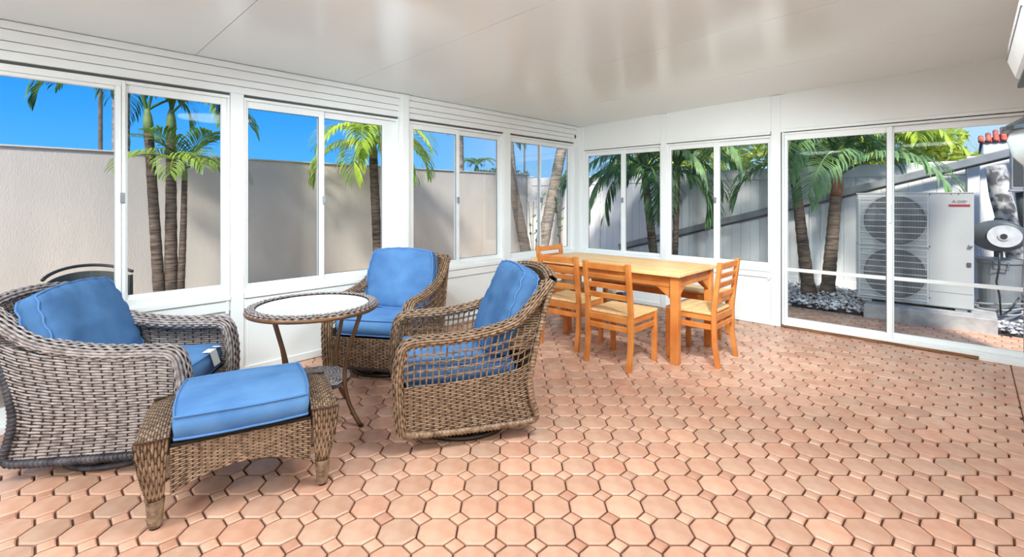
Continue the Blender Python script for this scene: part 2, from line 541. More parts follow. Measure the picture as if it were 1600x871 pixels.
def pave(parent, bounds, limit, zoff=0.0):
    x0, x1, y0, y1 = bounds
    cand = {'octagon_paver': [], 'square_paver': []}
    for i in range(-80, 80):
        for j in range(-40, 80):
            s = 0.179 + i * PITCH; d = 2.1735 + j * PITCH
            for nm, sh, ds in (('octagon_paver', OCT, 0.0), ('square_paver', SQ, PITCH / 2)):
                c = (s + ds) * E1 + (d + ds) * E2
                if not (x0 - .1 < c[0] < x1 + .1 and y0 - .1 < c[1] < y1 + .1): continue
                P = [c + to_xy(p) for p in sh]
                inside = all(x0 <= p[0] <= x1 and y0 <= p[1] <= y1 for p in P)
                if not inside:
                    for n, cc in (((1, 0), x1), ((-1, 0), -x0), ((0, 1), y1), ((0, -1), -y0)):
                        if len(P) >= 3: P = clip_poly(P, np.array(n), cc)
                    if len(P) < 3: continue
                    A = 0.5 * abs(sum(P[q][0] * P[(q + 1) % len(P)][1] - P[(q + 1) % len(P)][0] * P[q][1] for q in range(len(P))))
                    if A < 0.0006: continue
                dd = d + ds; ss = s + ds
                vis = dd > 0.9 and abs(ss / dd) < 1.13 and 1.38 / dd < 0.80
                key = (0 if vis else 1, math.hypot(dd, ss))
                cand[nm].append((key, c, P, inside))
    for nm in cand:
        L = sorted(cand[nm], key=lambda t: t[0])
        stuffV, stuffF, stuffT = [], [], []
        r2 = random.Random(3)
        for q, (key, c, P, inside) in enumerate(L):
            dz = r2.uniform(-0.0016, 0.0) + zoff
            if q < limit:
                if inside:
                    me = (oct_vars if nm == 'octagon_paver' else sq_vars)[r2.randrange(NV)]
                    put(nm, me, parent, (c[0], c[1], dz))
                else:
                    V, F = paver_geo(P, 0.0)
                    me = make_mesh(nm, V, F, M['paver']); tint_mesh(me, rnd_tint(r2))
                    put(nm, me, parent, (0, 0, dz))
            else:
                V, F = paver_geo(P, dz)
                b = len(stuffV)
                stuffV += V; stuffF += [tuple(i + b for i in f) for f in F]
                stuffT += [rnd_tint(r2)] * len(V)
        if stuffV:
            me = make_mesh(nm + '_field', stuffV, stuffF, M['paver'])
            tint_mesh(me, np.array(stuffT))
            put(nm + '_field', me, parent)['kind'] = 'stuff'
pave(floor, (XL + 0.004, 0.238, -1.2, YB - 0.004), 300)
# border course along the right wall
for k in range(34):
    y = YB - 0.06 - k * 0.106
    V, F = paver_geo([np.array(p) for p in ((0.244, y - 0.05), (0.340, y - 0.05), (0.340, y + 0.05), (0.244, y + 0.05))], 0.0)
    me = make_mesh('border_brick', V, F, M['paver']); tint_mesh(me, rnd_tint(rng)); put('border_brick', me, floor)

# ---- ceiling: panels 1.2 m wide running across the room
ceiling = struct('ceiling')
joints = [YF, -1.45, -0.25, 0.955, 2.155, 3.40, 4.60, YB + 0.02]
for a, b in zip(joints[:-1], joints[1:]):
    mb = MB()
    xa, xb = XL - 0.02, XR + 0.02
    g = 0.002
    mb.add([(xa, a + g, ceil_z(xa)), (xb, a + g, ceil_z(xb)), (xb, b - g, ceil_z(xb)), (xa, b - g, ceil_z(xa)),
            (xa, a + g, ceil_z(xa) + .06), (xb, a + g, ceil_z(xb) + .06), (xb, b - g, ceil_z(xb) + .06), (xa, b - g, ceil_z(xa) + .06)],
           [(0, 3, 2, 1), (4, 5, 6, 7), (0, 1, 5, 4), (1, 2, 6, 5), (2, 3, 7, 6), (3, 0, 4, 7)])
    mb.build('ceiling_panel', M['ceiling'], ceiling)
mb = MB()
xa, xb = XL - 0.42, XR + 0.15
mb.add([(xa, YF - .1, ceil_z(xa) + .065), (xb, YF - .1, ceil_z(xb) + .065), (xb, YB + .35, ceil_z(xb) + .065), (xa, YB + .35, ceil_z(xa) + .065),
        (xa, YF - .1, ceil_z(xa) + .15), (xb, YF - .1, ceil_z(xb) + .15), (xb, YB + .35, ceil_z(xb) + .15), (xa, YB + .35, ceil_z(xa) + .15)],
       [(0, 3, 2, 1), (4, 5, 6, 7), (0, 1, 5, 4), (1, 2, 6, 5), (2, 3, 7, 6), (3, 0, 4, 7)])
mb.build('roof_deck', M['white'], ceiling)

# ---- right (house) wall and the wall behind the lens, both outside the picture
wr = struct('wall_right')
MB().box(XR, XR + 0.15, YF - 0.1, YB + 0.12, -0.1, 3.4).build('wall_board', M['panel'], wr)
wf = struct('wall_front')
MB().box(XL - 0.1, XR, YF - 0.12, YF, -0.1, 2.62).build('wall_board', M['panel'], wf)

# ---- left wall
wl = struct('wall_left')
def lbox(mb, y0, y1, z0, z1, x0, x1, ch=0.003):       # x measured inwards from the wall plane
    return mb.box(XL + x0, XL + x1, y0, y1, z0, z1, ch)
for (z0, z1, pr) in ((2.400, 2.447, 0.020), (2.330, 2.397, 0.012), (2.275, 2.327, 0.006), (2.215, 2.272, 0.0)):
    for a, b in ((YF, 2.709), (2.815, 5.70)):
        lbox(MB(), a, b, z0, z1, -0.09, pr).build('fascia_board', M['white'], wl)
lbox(MB(), YF, 5.7, 2.200, 2.45, -0.10, -0.02, 0).build('gap_backing', M['seam'], wl)
posts = [(1.192, 1.287, 0.006, 2.215), (2.709, 2.815, 0.035, 2.447), (4.209, 4.322, 0.006, 2.215), (5.659, 5.805, 0.006, 2.447)]
for a, b, pr, zt in posts:
    mb = lbox(MB(), a, b, 0.0, zt, -0.09, pr)
    if pr > 0.02: lbox(mb, a + .018, b - .018, 0, zt - .01, pr - .002, pr + .006)
    mb.build('post', M['white'], wl)
for a, b in ((0.552, 1.190), (1.289, 2.707), (2.817, 4.207), (4.324, 5.657)):
    zs = 0.0
    lbox(MB(), a, b, 0.0, 0.515, -0.08, -0.012).build('knee_panel', M['panel'], wl)
    lbox(MB(), a, b, 0.520, 0.600, -0.08, 0.006).build('sill_rail', M['white'], wl)
    lbox(MB(), a, b, 0.604, 0.640, -0.08, 0.020).build('sill_ledge', M['white'], wl)
    lbox(MB(), a + .03, a + .036, 0.05, 0.515, -0.02, -0.010, 0).build('panel_bead', M['white'], wl)
lbox(MB(), 0.552, 5.66, 0.0, 0.06, -0.06, 0.004).build('base_rail', M['white'], wl)

def slider(name, plane, a, b, zb, zt, g, m0, m1, latch, head=0.0, inner=(0.0, 0.0), gb=None, gt=None):
    """two-light sliding window.  plane 'L' (runs along y) or 'B' (runs along x)"""
    w = struct(name)
    def bx(mb, u0, u1, z0, z1, d0, d1, ch=0.003):
        if plane == 'L': return mb.box(XL + d0, XL + d1, u0, u1, z0, z1, ch)
        return mb.box(u0, u1, YB - d1, YB - d0, z0, z1, ch)
    # outer frame
    f = MB()
    bx(f, a, b, zt - .030, zt - .006, -.07, -.004); bx(f, a, b, zb, zb + .030, -.07, .002)
    bx(f, a, a + .016, zb, zt - .006, -.07, -.002); bx(f, b - .016, b, zb, zt - .006, -.07, -.002)
    f.build('window_frame', M['white'], w)
    (g0, g1), (h0, h1) = g
    for (q0, q1, s0, s1, d) in ((g0, g1, a + .016, m1, -.030), (h0, h1, m0, b - .016, -.052)):
        s = MB()
        bx(s, s0, q0, zb + .03, zt - .03, d - .018, d + .012)
        bx(s, q1, s1, zb + .03, zt - .03, d - .018, d + .012)
        bx(s, q0, q1, zb + .03, gb, d - .018, d + .012)
        bx(s, q0, q1, gt, zt - .03, d - .018, d + .012)
        so = s.build('sash', M['white'], w)
        p = MB(); bx(p, q0 - .004, q1 + .004, gb - .004, gt + .004, d - .004, d - .001, 0)
        p.build('pane', M['glass'], so)
        e_ = MB()      # dark rubber bead round the glass
        for (u0, u1, z0, z1) in ((q0, q0 + .004, gb, gt), (q1 - .004, q1, gb, gt), (q0, q1, gb, gb + .004), (q0, q1, gt - .004, gt)):
            bx(e_, u0, u1, z0, z1, d - .002, d + .004, 0)
        e_.build('glazing_bead', M['seam'], so)
    l = MB(); bx(l, latch - .012, latch + .012, 1.345, 1.415, -.018, .004); bx(l, latch - .006, latch + .006, 1.36, 1.40, .004, .016)
    l.build('latch', M['gutter'], w)
    return w
slider('window_2', 'L', 1.289, 2.707, 0.640, 2.200, ((1.325, 1.902), (1.954, 2.549)), 1.905, 1.950, 1.943, gb=.713, gt=2.115)
slider('window_3', 'L', 2.817, 4.207, 0.640, 2.200, ((2.901, 3.475), (3.522, 4.142)), 3.478, 3.518, 3.490, gb=.713, gt=2.115)
slider('window_4', 'L', 4.324, 5.657, 0.640, 2.200, ((4.357, 4.915), (4.945, 5.567)), 4.918, 4.942, 4.930, gb=.713, gt=2.115)
# window 1: fixed light beside the left door, under the same track
w1 = struct('window_1')
f = MB()
lbox(f, 0.500, 1.190, 2.170, 2.194, -.07, -.002); lbox(f, 0.552, 1.190, 0.640, 0.700, -.07, .002)
lbox(f, 0.532, 0.552, 0.0, 2.19, -.07, .012); lbox(f, 1.172, 1.190, .64, 2.17, -.07, -.002)
lbox(f, 0.552, .567, .70, 2.17, -.05, -.02); lbox(f, 1.135, 1.172, .70, 2.17, -.05, -.02); lbox(f, .567, 1.135, 2.118, 2.17, -.05, -.02); lbox(f, .567, 1.135, .695, .725, -.05, -.02)
f.build('window_frame', M['white'], w1)
p = MB(); lbox(p, .563, 1.139, .72, 2.122, -.040, -.037, 0); p.build('pane', M['glass'], w1)
l = MB(); lbox(l, .522, .546, 1.36, 1.43, .012, .026); l.build('latch', M['gutter'], w1)
# door 1: sliding glass door at far left
d1 = struct('door_1')
f = MB()
lbox(f, -1.40, .532, 2.150, 2.194, -.07, .0); lbox(f, -1.40, .532, 0.0, .045, -.08, .05); lbox(f, .498, .530, .045, 2.15, -.06, .0); lbox(f, -1.40, -1.33, .045, 2.15, -.06, .0)
lbox(f, -1.33, .498, .045, .135, -.05, -.01); lbox(f, -1.33, .498, 2.126, 2.15, -.05, -.01)
f.build('door_frame', M['white'], d1)
p = MB(); lbox(p, -1.334, .502, .131, 2.130, -.036, -.033, 0); p.build('pane', M['glass'], d1)
MB().box(XL - .09, XL, YF, -1.40, 0, 2.2).build('wall_board', M['panel'], wl)

for y in (1.168, 2.685, 4.185):
    lbox(MB(), y - .012, y + .012, .50, .60, -.02, .016).build('sill_bracket', M['white'], wl)

# ---- back wall
wb = struct('wall_back')
def bbox(mb, x0, x1, z0, z1, d0, d1, ch=0.003):       # d measured into the room
    return mb.box(x0, x1, YB - d1, YB - d0, z0, z1, ch)
def upper(x0, x1, z0):
    mb = MB()
    za, zb_ = ceil_z(x0), ceil_z(x1)
    ya, yb_ = YB, YB + .09
    mb.add([(x0, ya, z0), (x1, ya, z0), (x1, ya, zb_), (x0, ya, za), (x0, yb_, z0), (x1, yb_, z0), (x1, yb_, zb_), (x0, yb_, za)],
           [(0, 1, 2, 3), (5, 4, 7, 6), (4, 0, 3, 7), (1, 5, 6, 2), (3, 2, 6, 7), (4, 5, 1, 0)])
    return mb
upper(-4.157, -2.890, 2.135).build('upper_panel', M['panel'], wb)
upper(-2.812, -1.592, 2.135).build('upper_panel', M['panel'], wb)
upper(-1.497, XR, 2.150).build('upper_panel', M['panel'], wb)
bbox(MB(), -4.12, -1.60, 2.104, 2.134, -.08, .004).build('head_rail', M['white'], wb)
bbox(MB(), -1.50, XR, 2.118, 2.149, -.08, .004).build('head_rail', M['white'], wb)
bbox(MB(), -4.12, XR, 2.085, 2.125, -.085, -.03, 0).build('gap_backing', M['seam'], wb)
for a, b, zt in ((-4.157, -4.092, ceil_z(-4.1)), (-2.888, -2.814, ceil_z(-2.85)), (-1.592, -1.497, ceil_z(-1.55))):
    bbox(MB(), a, b, 0.0, zt - .003, -.085, .010).build('post', M['white'], wb)
for a, b in ((-4.092, -2.888), (-2.814, -1.592)):
    bbox(MB(), a, b, 0.0, 0.515, -.08, -.012).build('knee_panel', M['panel'], wb)
    bbox(MB(), a, b, 0.520, 0.585, -.08, .006).build('sill_rail', M['white'], wb)
    bbox(MB(), a, b, 0.588, 0.618, -.08, .018).build('sill_ledge', M['white'], wb)
bbox(MB(), -4.15, -1.50, 0.0, 0.05, -.06, .004).build('base_rail', M['white'], wb)
bbox(MB(), -1.628, -1.604, .50, .585, -.02, .016).build('sill_bracket', M['white'], wb)
slider('window_5', 'B', -4.092, -2.888, 0.618, 2.100, ((-4.024, -3.486), (-3.426, -2.912)), -3.482, -3.430, -3.456, gb=.685, gt=2.016)
slider('window_6', 'B', -2.814, -1.592, 0.618, 2.100, ((-2.756, -2.226), (-2.159, -1.637)), -2.222, -2.163, -2.204, gb=.685, gt=2.016)
# sliding patio door
d2 = struct('door_2')
f = MB()
bbox(f, -1.490, -1.468, .03, 2.114, -.07, .0); bbox(f, -1.468, XR, 2.085, 2.108, -.07, .0); bbox(f, -1.468, XR, .028, .060, -.07, .012)
f.build('door_frame', M['white'], d2)
for (s0, s1, g0, g1, d) in ((-1.466, -.542, -1.435, -.590, -.025), (-.590, .344, -.532, .318, -.055)):
    s = MB()
    bbox(s, s0, g0, .06, 2.085, d - .018, d + .014); bbox(s, g1, s1, .06, 2.085, d - .018, d + .014)
    bbox(s, g0, g1, .06, .110, d - .018, d + .014); bbox(s, g0, g1, 2.026, 2.085, d - .018, d + .014)
    so = s.build('door_leaf', M['white'], d2)
    bbox(MB(), g0, g1, .612, .648, d - .012, d + .012).build('mid_rail', M['white'], so)
    for z0, z1 in ((.110, .612), (.648, 2.026)):
        bbox(MB(), g0 - .003, g1 + .003, z0 - .003, z1 + .003, d - .004, d - .001, 0).build('pane', M['glass'], so)
    bbox(MB(), g1, g1 + .006, .11, 2.03, d + .012, d + .016, 0).build('weather_strip', M['seam'], so)
h = MB(); bbox(h, -.566, -.548, 1.16, 1.34, -.010, .012); h.build('door_handle', M['white'], d2)
bbox(MB(), -1.497, -1.486, .0, 2.118, -.06, .002, 0).build('dark_gap', M['seam'], d2)
bbox(MB(), -1.490, .05, .0, .028, -.09, .012).build('wood_sill', M['threshold'], d2)
bbox(MB(), .05, XR, .0, .028, -.09, .030).build('metal_sill', M['white'], d2)

# ---- fill lamps added on the ceiling, out of view, to brighten the room
def fill_lamp(x, y, label):
    z = ceil_z(x)
    t = thing('fill_lamp', label, 'lamp', (x, y, z - 0.004), group='added fill lamps')
    MB().disc((0, 0), .46, -.045, 0, 40, .47).build('fill_rim', M['white'], t)
    MB().disc((0, 0), .44, -.052, -.046, 40).build('fill_disc', M['fill_lit'], t)
    ld = bpy.data.lights.new('fill_glow', 'AREA')
    ld.shape = 'DISK'; ld.size = .86; ld.energy = FILL_POWER; ld.color = (0.88, 0.99, 1.03)
    lo = bpy.data.objects.new('fill_glow', ld)
    lo.location = (0, 0, -.058)
    link(lo, t)
fill_lamp(-0.95, 1.95, 'added round white fill lamp on the ceiling nearest the middle of the room')
fill_lamp(-2.5, -0.9, 'added round white fill lamp on the ceiling near the left glass door')
fill_lamp(-0.6, -1.0, 'added round white fill lamp on the ceiling near the house wall')

def fill_spot(x, y, target, power, label):  # spotlights added above the view to brighten the far end
    z = ceil_z(x)
    t = thing('fill_spotlight', label, 'lamp', (x, y, z - .004), group='added fill spotlights')
    d = (Vector(target) - Vector((x, y, z - .08))).normalized()
    MB().disc((0, 0), .05, -.02, 0, 20).build('fill_base', M['white'], t)
    MB().tube([(0, 0, 0), (0, 0, -.06)], .010, 8).build('stem', M['white'], t)
    c = Vector((0, 0, -.085))
    MB().tube([c - d * .08, c + d * .04, c + d * .07], [.03, .055, .065], 18).build('fill_head', M['white'], t, smooth=True)
    sp = bpy.data.lights.new('fill_beam', 'SPOT')
    sp.energy = power; sp.spot_size = math.radians(86); sp.spot_blend = 1.0; sp.shadow_soft_size = .06
    sp.color = (0.88, 0.99, 1.03)
    so = bpy.data.objects.new('fill_beam', sp)
    so.location = c + d * .085
    so.rotation_euler = d.to_track_quat('-Z', 'Y').to_euler()
    link(so, t)
fill_spot(-.55, 2.60, (-2.6, 5.7, .35), 310, 'added white fill spotlight aimed at the dining table')
fill_spot(-2.55, .40, (-4.1, 1.9, .8), 120, 'added white fill spotlight aimed at the left windows')
fill_spot(-.05, 2.90, (-1.1, 5.7, .2), 130, 'added white fill spotlight aimed at the patio door')
fill_spot(-1.9, 1.05, (-4.1, 3.4, .8), 120, 'added white fill spotlight aimed at the left middle post')

# ================================================================== setting: outdoors
yard = struct('yard_ground')
MB().box(-60, 40, -40, 80, -0.2, -0.03).build('soil_bed', M['soil'], yard)
MB().box(-7.75, XL - .10, -8, 8.7, -0.029, -0.006).build('concrete_slab', M['yard'], yard)
patio = struct('patio_ground')
MB().box(-4.4, 3.0, YB + .09, 7.05, -0.029, -0.016).build('sand_bed', M['sand'], patio)
pave(patio, (-4.3, 1.6, YB + .10, 7.02), 300, -0.002)

gw = struct('garden_wall')
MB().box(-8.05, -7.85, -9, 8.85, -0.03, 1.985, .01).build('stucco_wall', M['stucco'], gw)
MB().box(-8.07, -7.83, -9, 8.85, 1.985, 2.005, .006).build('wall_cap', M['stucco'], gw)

# white vinyl fence
fence = thing('vinyl_fence', 'white vinyl privacy fence of upright boards behind the back windows and condenser', 'fence', (0, 8.8, 0))
xs = -7.82
k = 0
BW = .152
while xs < 1.9:
    if k % 13 == 0:
        MB().box(xs, xs + .12, -.06, .06, -.03, 1.93, .006).build('post', M['vinyl'], fence)
        MB().obox(Vector((xs + .06, 0, 1.94)), Vector((1, 0, 0)), Vector((0, 1, 0)), Vector((0, 0, 1)), .07, .07, .015, .008).build('post_cap', M['vinyl'], fence)
        xs += .122
    else:
        MB().box(xs + .0015, xs + BW - .0015, -.012, .012, .14, 1.72, .005).build('board', M['vinyl'], fence)
        xs += BW
    k += 1
XE = xs
x = -7.70
while x < XE - .1:
    x2 = min(x + 12 * BW, XE)
    MB().box(x, x2, -.025, .025, 1.72, 1.905, .008).build('top_rail', M['vinyl'], fence)
    MB().box(x, x2, -.025, .025, .03, .15, .008).build('bottom_rail', M['vinyl'], fence)
    x += 12 * BW + .122

# grey strip with a darker lower lip, sloping up in front of the fence
strip = thing('sloping_strip', 'long grey strip sloping up across the white fence to the right', 'strip', (0, 8.62, 0))
MB().beam((-5.2, 0, .43), (.52, 0, 2.02), .05, .105, ch=.01).build('strip_bar', M['gutter'], strip)
MB().beam((-5.1, .04, .40), (.52, .04, 1.97), .02, .05, ch=.004).build('strip_lip', M['reel'], strip)
MB().beam((-5.12, 0, -.02), (-5.12, 0, .44), .05, .05, up=(1, 0, 0)).build('strip_foot', M['gutter'], strip)
MB().beam((.50, 0, -.02), (.50, 0, 1.98), .05, .05, up=(1, 0, 0)).build('strip_foot', M['gutter'], strip)

# landscaping stones
def stones(name, x0, x1, y0, y1, n, seed, parent):
    r = np.random.default_rng(seed)
    base = np.array([(1, 0, 0), (-1, 0, 0), (0, 1, 0), (0, -1, 0), (0, 0, 1), (0, 0, -1)], float)
    FF = np.array([(0, 2, 4), (2, 1, 4), (1, 3, 4), (3, 0, 4), (2, 0, 5), (1, 2, 5), (3, 1, 5), (0, 3, 5)])
    Vs, Fs, Ts = [], [], []
    for q in range(n):
        s = r.uniform(.018, .045)
        V = base * (s * r.uniform(.6, 1.2, (6, 1))) * np.array([1, .8, .6])
        A = np.array(Matrix.Rotation(r.uniform(0, 6.28), 3, 'Z') @ Matrix.Rotation(r.uniform(-.6, .6), 3, 'X'))
        V = V @ A.T + np.array([r.uniform(x0, x1), r.uniform(y0, y1), r.uniform(-.005, .07) if parent is None else r.uniform(0, .05)])
        Vs.append(V); Fs.append(FF + 6 * q)
        g = r.uniform(.5, 1.1); Ts.append(np.tile([g, g, g * 1.02], (6, 1)))
    me = make_mesh(name, np.vstack(Vs), np.vstack(Fs), M['rock']); tint_mesh(me, np.vstack(Ts))
    return put(name, me)
tag(stones('white_gravel', -6.5, 1.9, 7.10, 8.76, 9000, 1, None), 'bed of loose white landscaping stones along the fence behind the patio', 'gravel', kind='stuff')

# ================================================================== palms and plants
def frond_mesh(seed, L, e0, bend, nl, ll, wid, droop, m, stiff=1.0):
    r = random.Random(seed)
    n = 14
    pts = [Vector((0, 0, 0))]
    for i in range(n):
        a = e0 - bend * ((i + 1) / n) ** 1.3
        pts.append(pts[-1] + Vector((math.cos(a), 0, math.sin(a))) * (L / n))
    mb = MB()
    mb.tube(pts, [0.012 * L * (1 - .85 * i / n) for i in range(n + 1)], 4, cap=False)
    P = np.array([tuple(p) for p in pts])
    for i in range(nl):
        f = 0.16 + 0.84 * (i + 0.5) / nl
        q = f * n; k = min(int(q), n - 1); w = q - k
        p = Vector(P[k] * (1 - w) + P[k + 1] * w)
        t = Vector(P[k + 1] - P[k]).normalized()
        up = Vector((0, 1, 0)).cross(t) * -1
        if up.z < 0 and abs(t.z) < .9: up = -up
        prof = math.sin(PI * (0.12 + 0.80 * f)) ** 0.6 * ll * r.uniform(.88, 1.08)
        for s in (1, -1):
            ang = math.radians(62 - 34 * f + r.uniform(-5, 5))
            d = t * math.cos(ang) + Vector((0, s, 0)) * math.sin(ang) + up * (.22 * stiff)
            d.normalize()
            q0 = p
            q1 = p + d * prof * .5
            d2 = (d + Vector((0, 0, -droop * r.uniform(.6, 1.3)))).normalized()
            q2 = q1 + d2 * prof * .3
            d3 = (d2 + Vector((0, 0, -droop * r.uniform(.8, 1.6)))).normalized()
            q3 = q2 + d3 * prof * .22
            sd_ = d.cross(Vector((0, 0, 1)))
            if sd_.length < 1e-3: sd_ = t
            sd_.normalize()
            wv = sd_ * wid
            mb.add([q0 - wv * .4, q0 + wv * .4, q1 + wv, q1 - wv, q2 + wv * .8, q2 - wv * .8, q3],
                   [(0, 1, 2, 3), (3, 2, 4, 5), (5, 4, 6)])
    return make_mesh('frond', mb.V, mb.F, m)
def palm(name, label, base, top, r0, r1, fronds, shaft=(0.35, 'shaft'), bark='bark', bow=0.0, group='palms outside the windows', rings=26):
    base = Vector(base); top = Vector(top)
    t = thing(name, label, 'palm', base, 0, group)
    d = top - base
    n = 30
    pts = []; rad = []
    for i in range(n + 1):
        f = i / n
        p = d * f + Vector((bow * math.sin(PI * f), 0, 0))
        pts.append(p)
        rad.append((r0 + (r1 - r0) * f ** .6) * (1.0 + .045 * math.cos(i * 2.2)) * (1 + .5 * max(0, .08 - f) / .08))
    MB().tube(pts, rad, 10).build('trunk', M[bark], t, smooth=True)
    sh = Vector((0, 0, shaft[0]))
    dirn = (pts[-1] - pts[-3]).normalized()
    tipv = pts[-1] + dirn * shaft[0]
    MB().tube([pts[-1] - dirn * .02, pts[-1] + dirn * shaft[0] * .3, pts[-1] + dirn * shaft[0] * .7, tipv], [r1 * 1.02, r1 * 1.10, r1 * .88, r1 * .5], 10).build('crownshaft', M[shaft[1]], t, smooth=True)
    for (me, az, tilt, roll) in fronds:
        o = put('frond', me, t, pts[-1] + dirn * shaft[0] * random.uniform(.75, 1.0))
        o.rotation_euler = (Matrix.Rotation(math.radians(az), 4, 'Z') @ Matrix.Rotation(-math.radians(tilt), 4, 'Y') @ Matrix.Rotation(math.radians(roll), 4, 'X')).to_euler()
    return t
R = math.radians
f_up = frond_mesh(1, 1.35, R(72), R(75), 34, .42, .013, .35, M['leaf'])
f_mid = frond_mesh(2, 1.30, R(48), R(105), 34, .44, .013, .55, M['leaf'])
f_dr = frond_mesh(3, 1.25, R(25), R(110), 34, .46, .013, .8, M['leaf'])
y_up = frond_mesh(4, 1.35, R(70), R(90), 34, .42, .014, .45, M['leaf_yellow'])
y_mid = frond_mesh(5, 1.30, R(45), R(110), 34, .44, .014, .6, M['leaf_yellow'])
y_dr = frond_mesh(6, 1.25, R(22), R(105), 34, .46, .014, .9, M['leaf_yellow'])
k_up = frond_mesh(7, 1.7, R(70), R(85), 44, .52, .015, .5, M['leaf_dark'])
k_mid = frond_mesh(8, 1.7, R(45), R(120), 44, .55, .015, .8, M['leaf_dark'])
k_dr = frond_mesh(9, 1.6, R(20), R(115), 44, .56, .015, 1.0, M['leaf_dark'])
s_up = frond_mesh(10, .72, R(60), R(70), 22, .30, .012, .4, M['leaf'])
s_mid = frond_mesh(12, .80, R(32), R(85), 24, .34, .012, .6, M['leaf_mid'])
random.seed(21)
def crown(seed, up, mid, dr, n=(4, 5, 4)):
    r = random.Random(seed)
    L = []
    a0 = r.uniform(0, 360)
    for me, c, tl in ((up, n[0], 10), (mid, n[1], 0), (dr, n[2], -4)):
        for i in range(c):
            L.append((me, a0 + 360 * i / max(c, 1) + r.uniform(-16, 16), tl + r.uniform(-7, 7), r.uniform(-14, 14)))
        a0 += 37
    return L
palm('clump_palm', 'left tall slim palm of the three-trunk clump behind the first window', (-7.05, 1.27, 0), (-7.07, 1.155, 2.20), .070, .048, crown(1, f_up, f_mid, f_up, (6, 1, 0)), (.26, 'shaft'))
palm('clump_palm', 'middle thick palm of the three-trunk clump behind the first window', (-7.04, 1.37, 0), (-7.06, 1.375, 2.24), .082, .050, crown(2, f_up, f_mid, f_up, (6, 1, 0)), (.24, 'shaft'))
palm('clump_palm', 'right shorter slender palm of the clump with low green fronds', (-7.03, 1.45, 0), (-7.04, 1.51, 1.64), .052, .030, [q for q in crown(3, s_up, s_mid, s_mid, (5, 9, 0)) if not 130 < q[1] % 360 < 230], (.16, 'shaft'), bow=.04)
palm('courtyard_palm', 'yellow-green palm behind the right pane of the second left window', (-7.15, 4.28, 0), (-7.20, 4.20, 2.10), .085, .07, crown(7, y_up, y_mid, y_dr, (5, 6, 6)), (.25, 'shaft'))
# kerb stones round the clump
kerb = thing('planter_kerb', 'low pale kerb ring around the foot of the three-trunk palm clump', 'kerb', (-7.0, 1.36, 0))
for i in range(14):
    a = 2 * PI * i / 14
    MB().obox(Vector((.42 * math.cos(a), .46 * math.sin(a), .10)), Vector((-math.sin(a), math.cos(a), 0)), Vector((math.cos(a), math.sin(a), 0)), Vector((0, 0, 1)), .088, .04, .13, .012).build('kerb_stone', M['concrete'], kerb)
palm('leaning_palm', 'dark leaning trunk at the left edge of the corner window', (-7.0, 7.85, 0), (-7.15, 7.25, 2.60), .13, .09, crown(11, f_up, f_mid, f_up, (4, 4, 0)), (.3, 'shaft'))
palm('leaning_palm', 'thick grey ringed trunk leaning right in the corner window', (-6.55, 7.68, 0), (-6.52, 8.60, 3.1), .13, .11, crown(12, f_up, f_mid, f_up, (4, 4, 0)), (.3, 'shaft'), bark='bark_pale')
palm('corner_palm', 'palm with long drooping dark fronds in the first back window', (-3.86, 7.6, 0), (-4.05, 7.6, 1.58), .085, .062, crown(25, k_up, k_mid, k_dr, (5, 6, 7)), (.35, 'shaft'))
palm('thin_palm', 'slender palm trunk at the left side of the second back window', (-3.56, 7.62, 0), (-3.50, 7.62, 1.70), .055, .042, crown(14, f_up, k_mid, k_up, (4, 4, 2)), (.3, 'shaft'))
palm('patio_palm', 'green-stemmed palm nearest the left jamb of the patio door', (-1.66, 7.85, 0), (-1.86, 7.95, 1.68), .10, .062, crown(15, k_up, k_mid, k_up, (5, 4, 0)), (.34, 'shaft'))
palm('patio_palm', 'palm with brown sheath left of the condenser behind the patio door', (-1.50, 8.15, 0), (-1.40, 8.2, 1.45), .095, .075, crown(32, k_up, k_mid, k_mid, (5, 5, 0)), (.36, 'shaft_brown'))

def sprout(label, base, h, seed):
    t = thing('leafy_sprout', label, 'plant', base, 0, 'sprouts by the leaning trunks')
    r = random.Random(seed)
    st = MB(); lf = []
    for s in range(4):
        a = r.uniform(0, 6.28); hh = h * r.uniform(.6, 1.0)
        P = [Vector((0, 0, 0)) + Vector((math.cos(a) * .12 * f * h, math.sin(a) * .12 * f * h + .1 * f * f, hh * f)) for f in (0, .3, .6, 1)]
        st.tube(P, .008, 5)
        for i in range(5):
            f = .45 + .55 * i / 4
            p = Vector((math.cos(a) * .12 * f * h, math.sin(a) * .12 * f * h + .1 * f * f, hh * f))
            b = r.uniform(0, 6.28); d = Vector((math.cos(b) * .8, math.sin(b) * .8, .6)).normalized(); sd_ = d.cross(Vector((0, 0, 1))).normalized()
            l = .16
            mb = MB(); mb.add([p, p + d * l * .5 + sd_ * .035, p + d * l, p + d * l * .5 - sd_ * .035, p + d * l * .5 + Vector((0, 0, .012))], [(0, 1, 4), (1, 2, 4), (2, 3, 4), (3, 0, 4)])
            lf.append(mb)
    st.build('stem', M['bark'], t)
    for mb in lf: mb.build('leaf', M['leaf_dark'], t)
sprout('young leafy sprout growing between the two leaning trunks', (-6.95, 7.98, 0), 1.5, 4)
sprout('leafy sprout beside the thick grey leaning trunk', (-6.35, 8.2, 0), 1.7, 6)

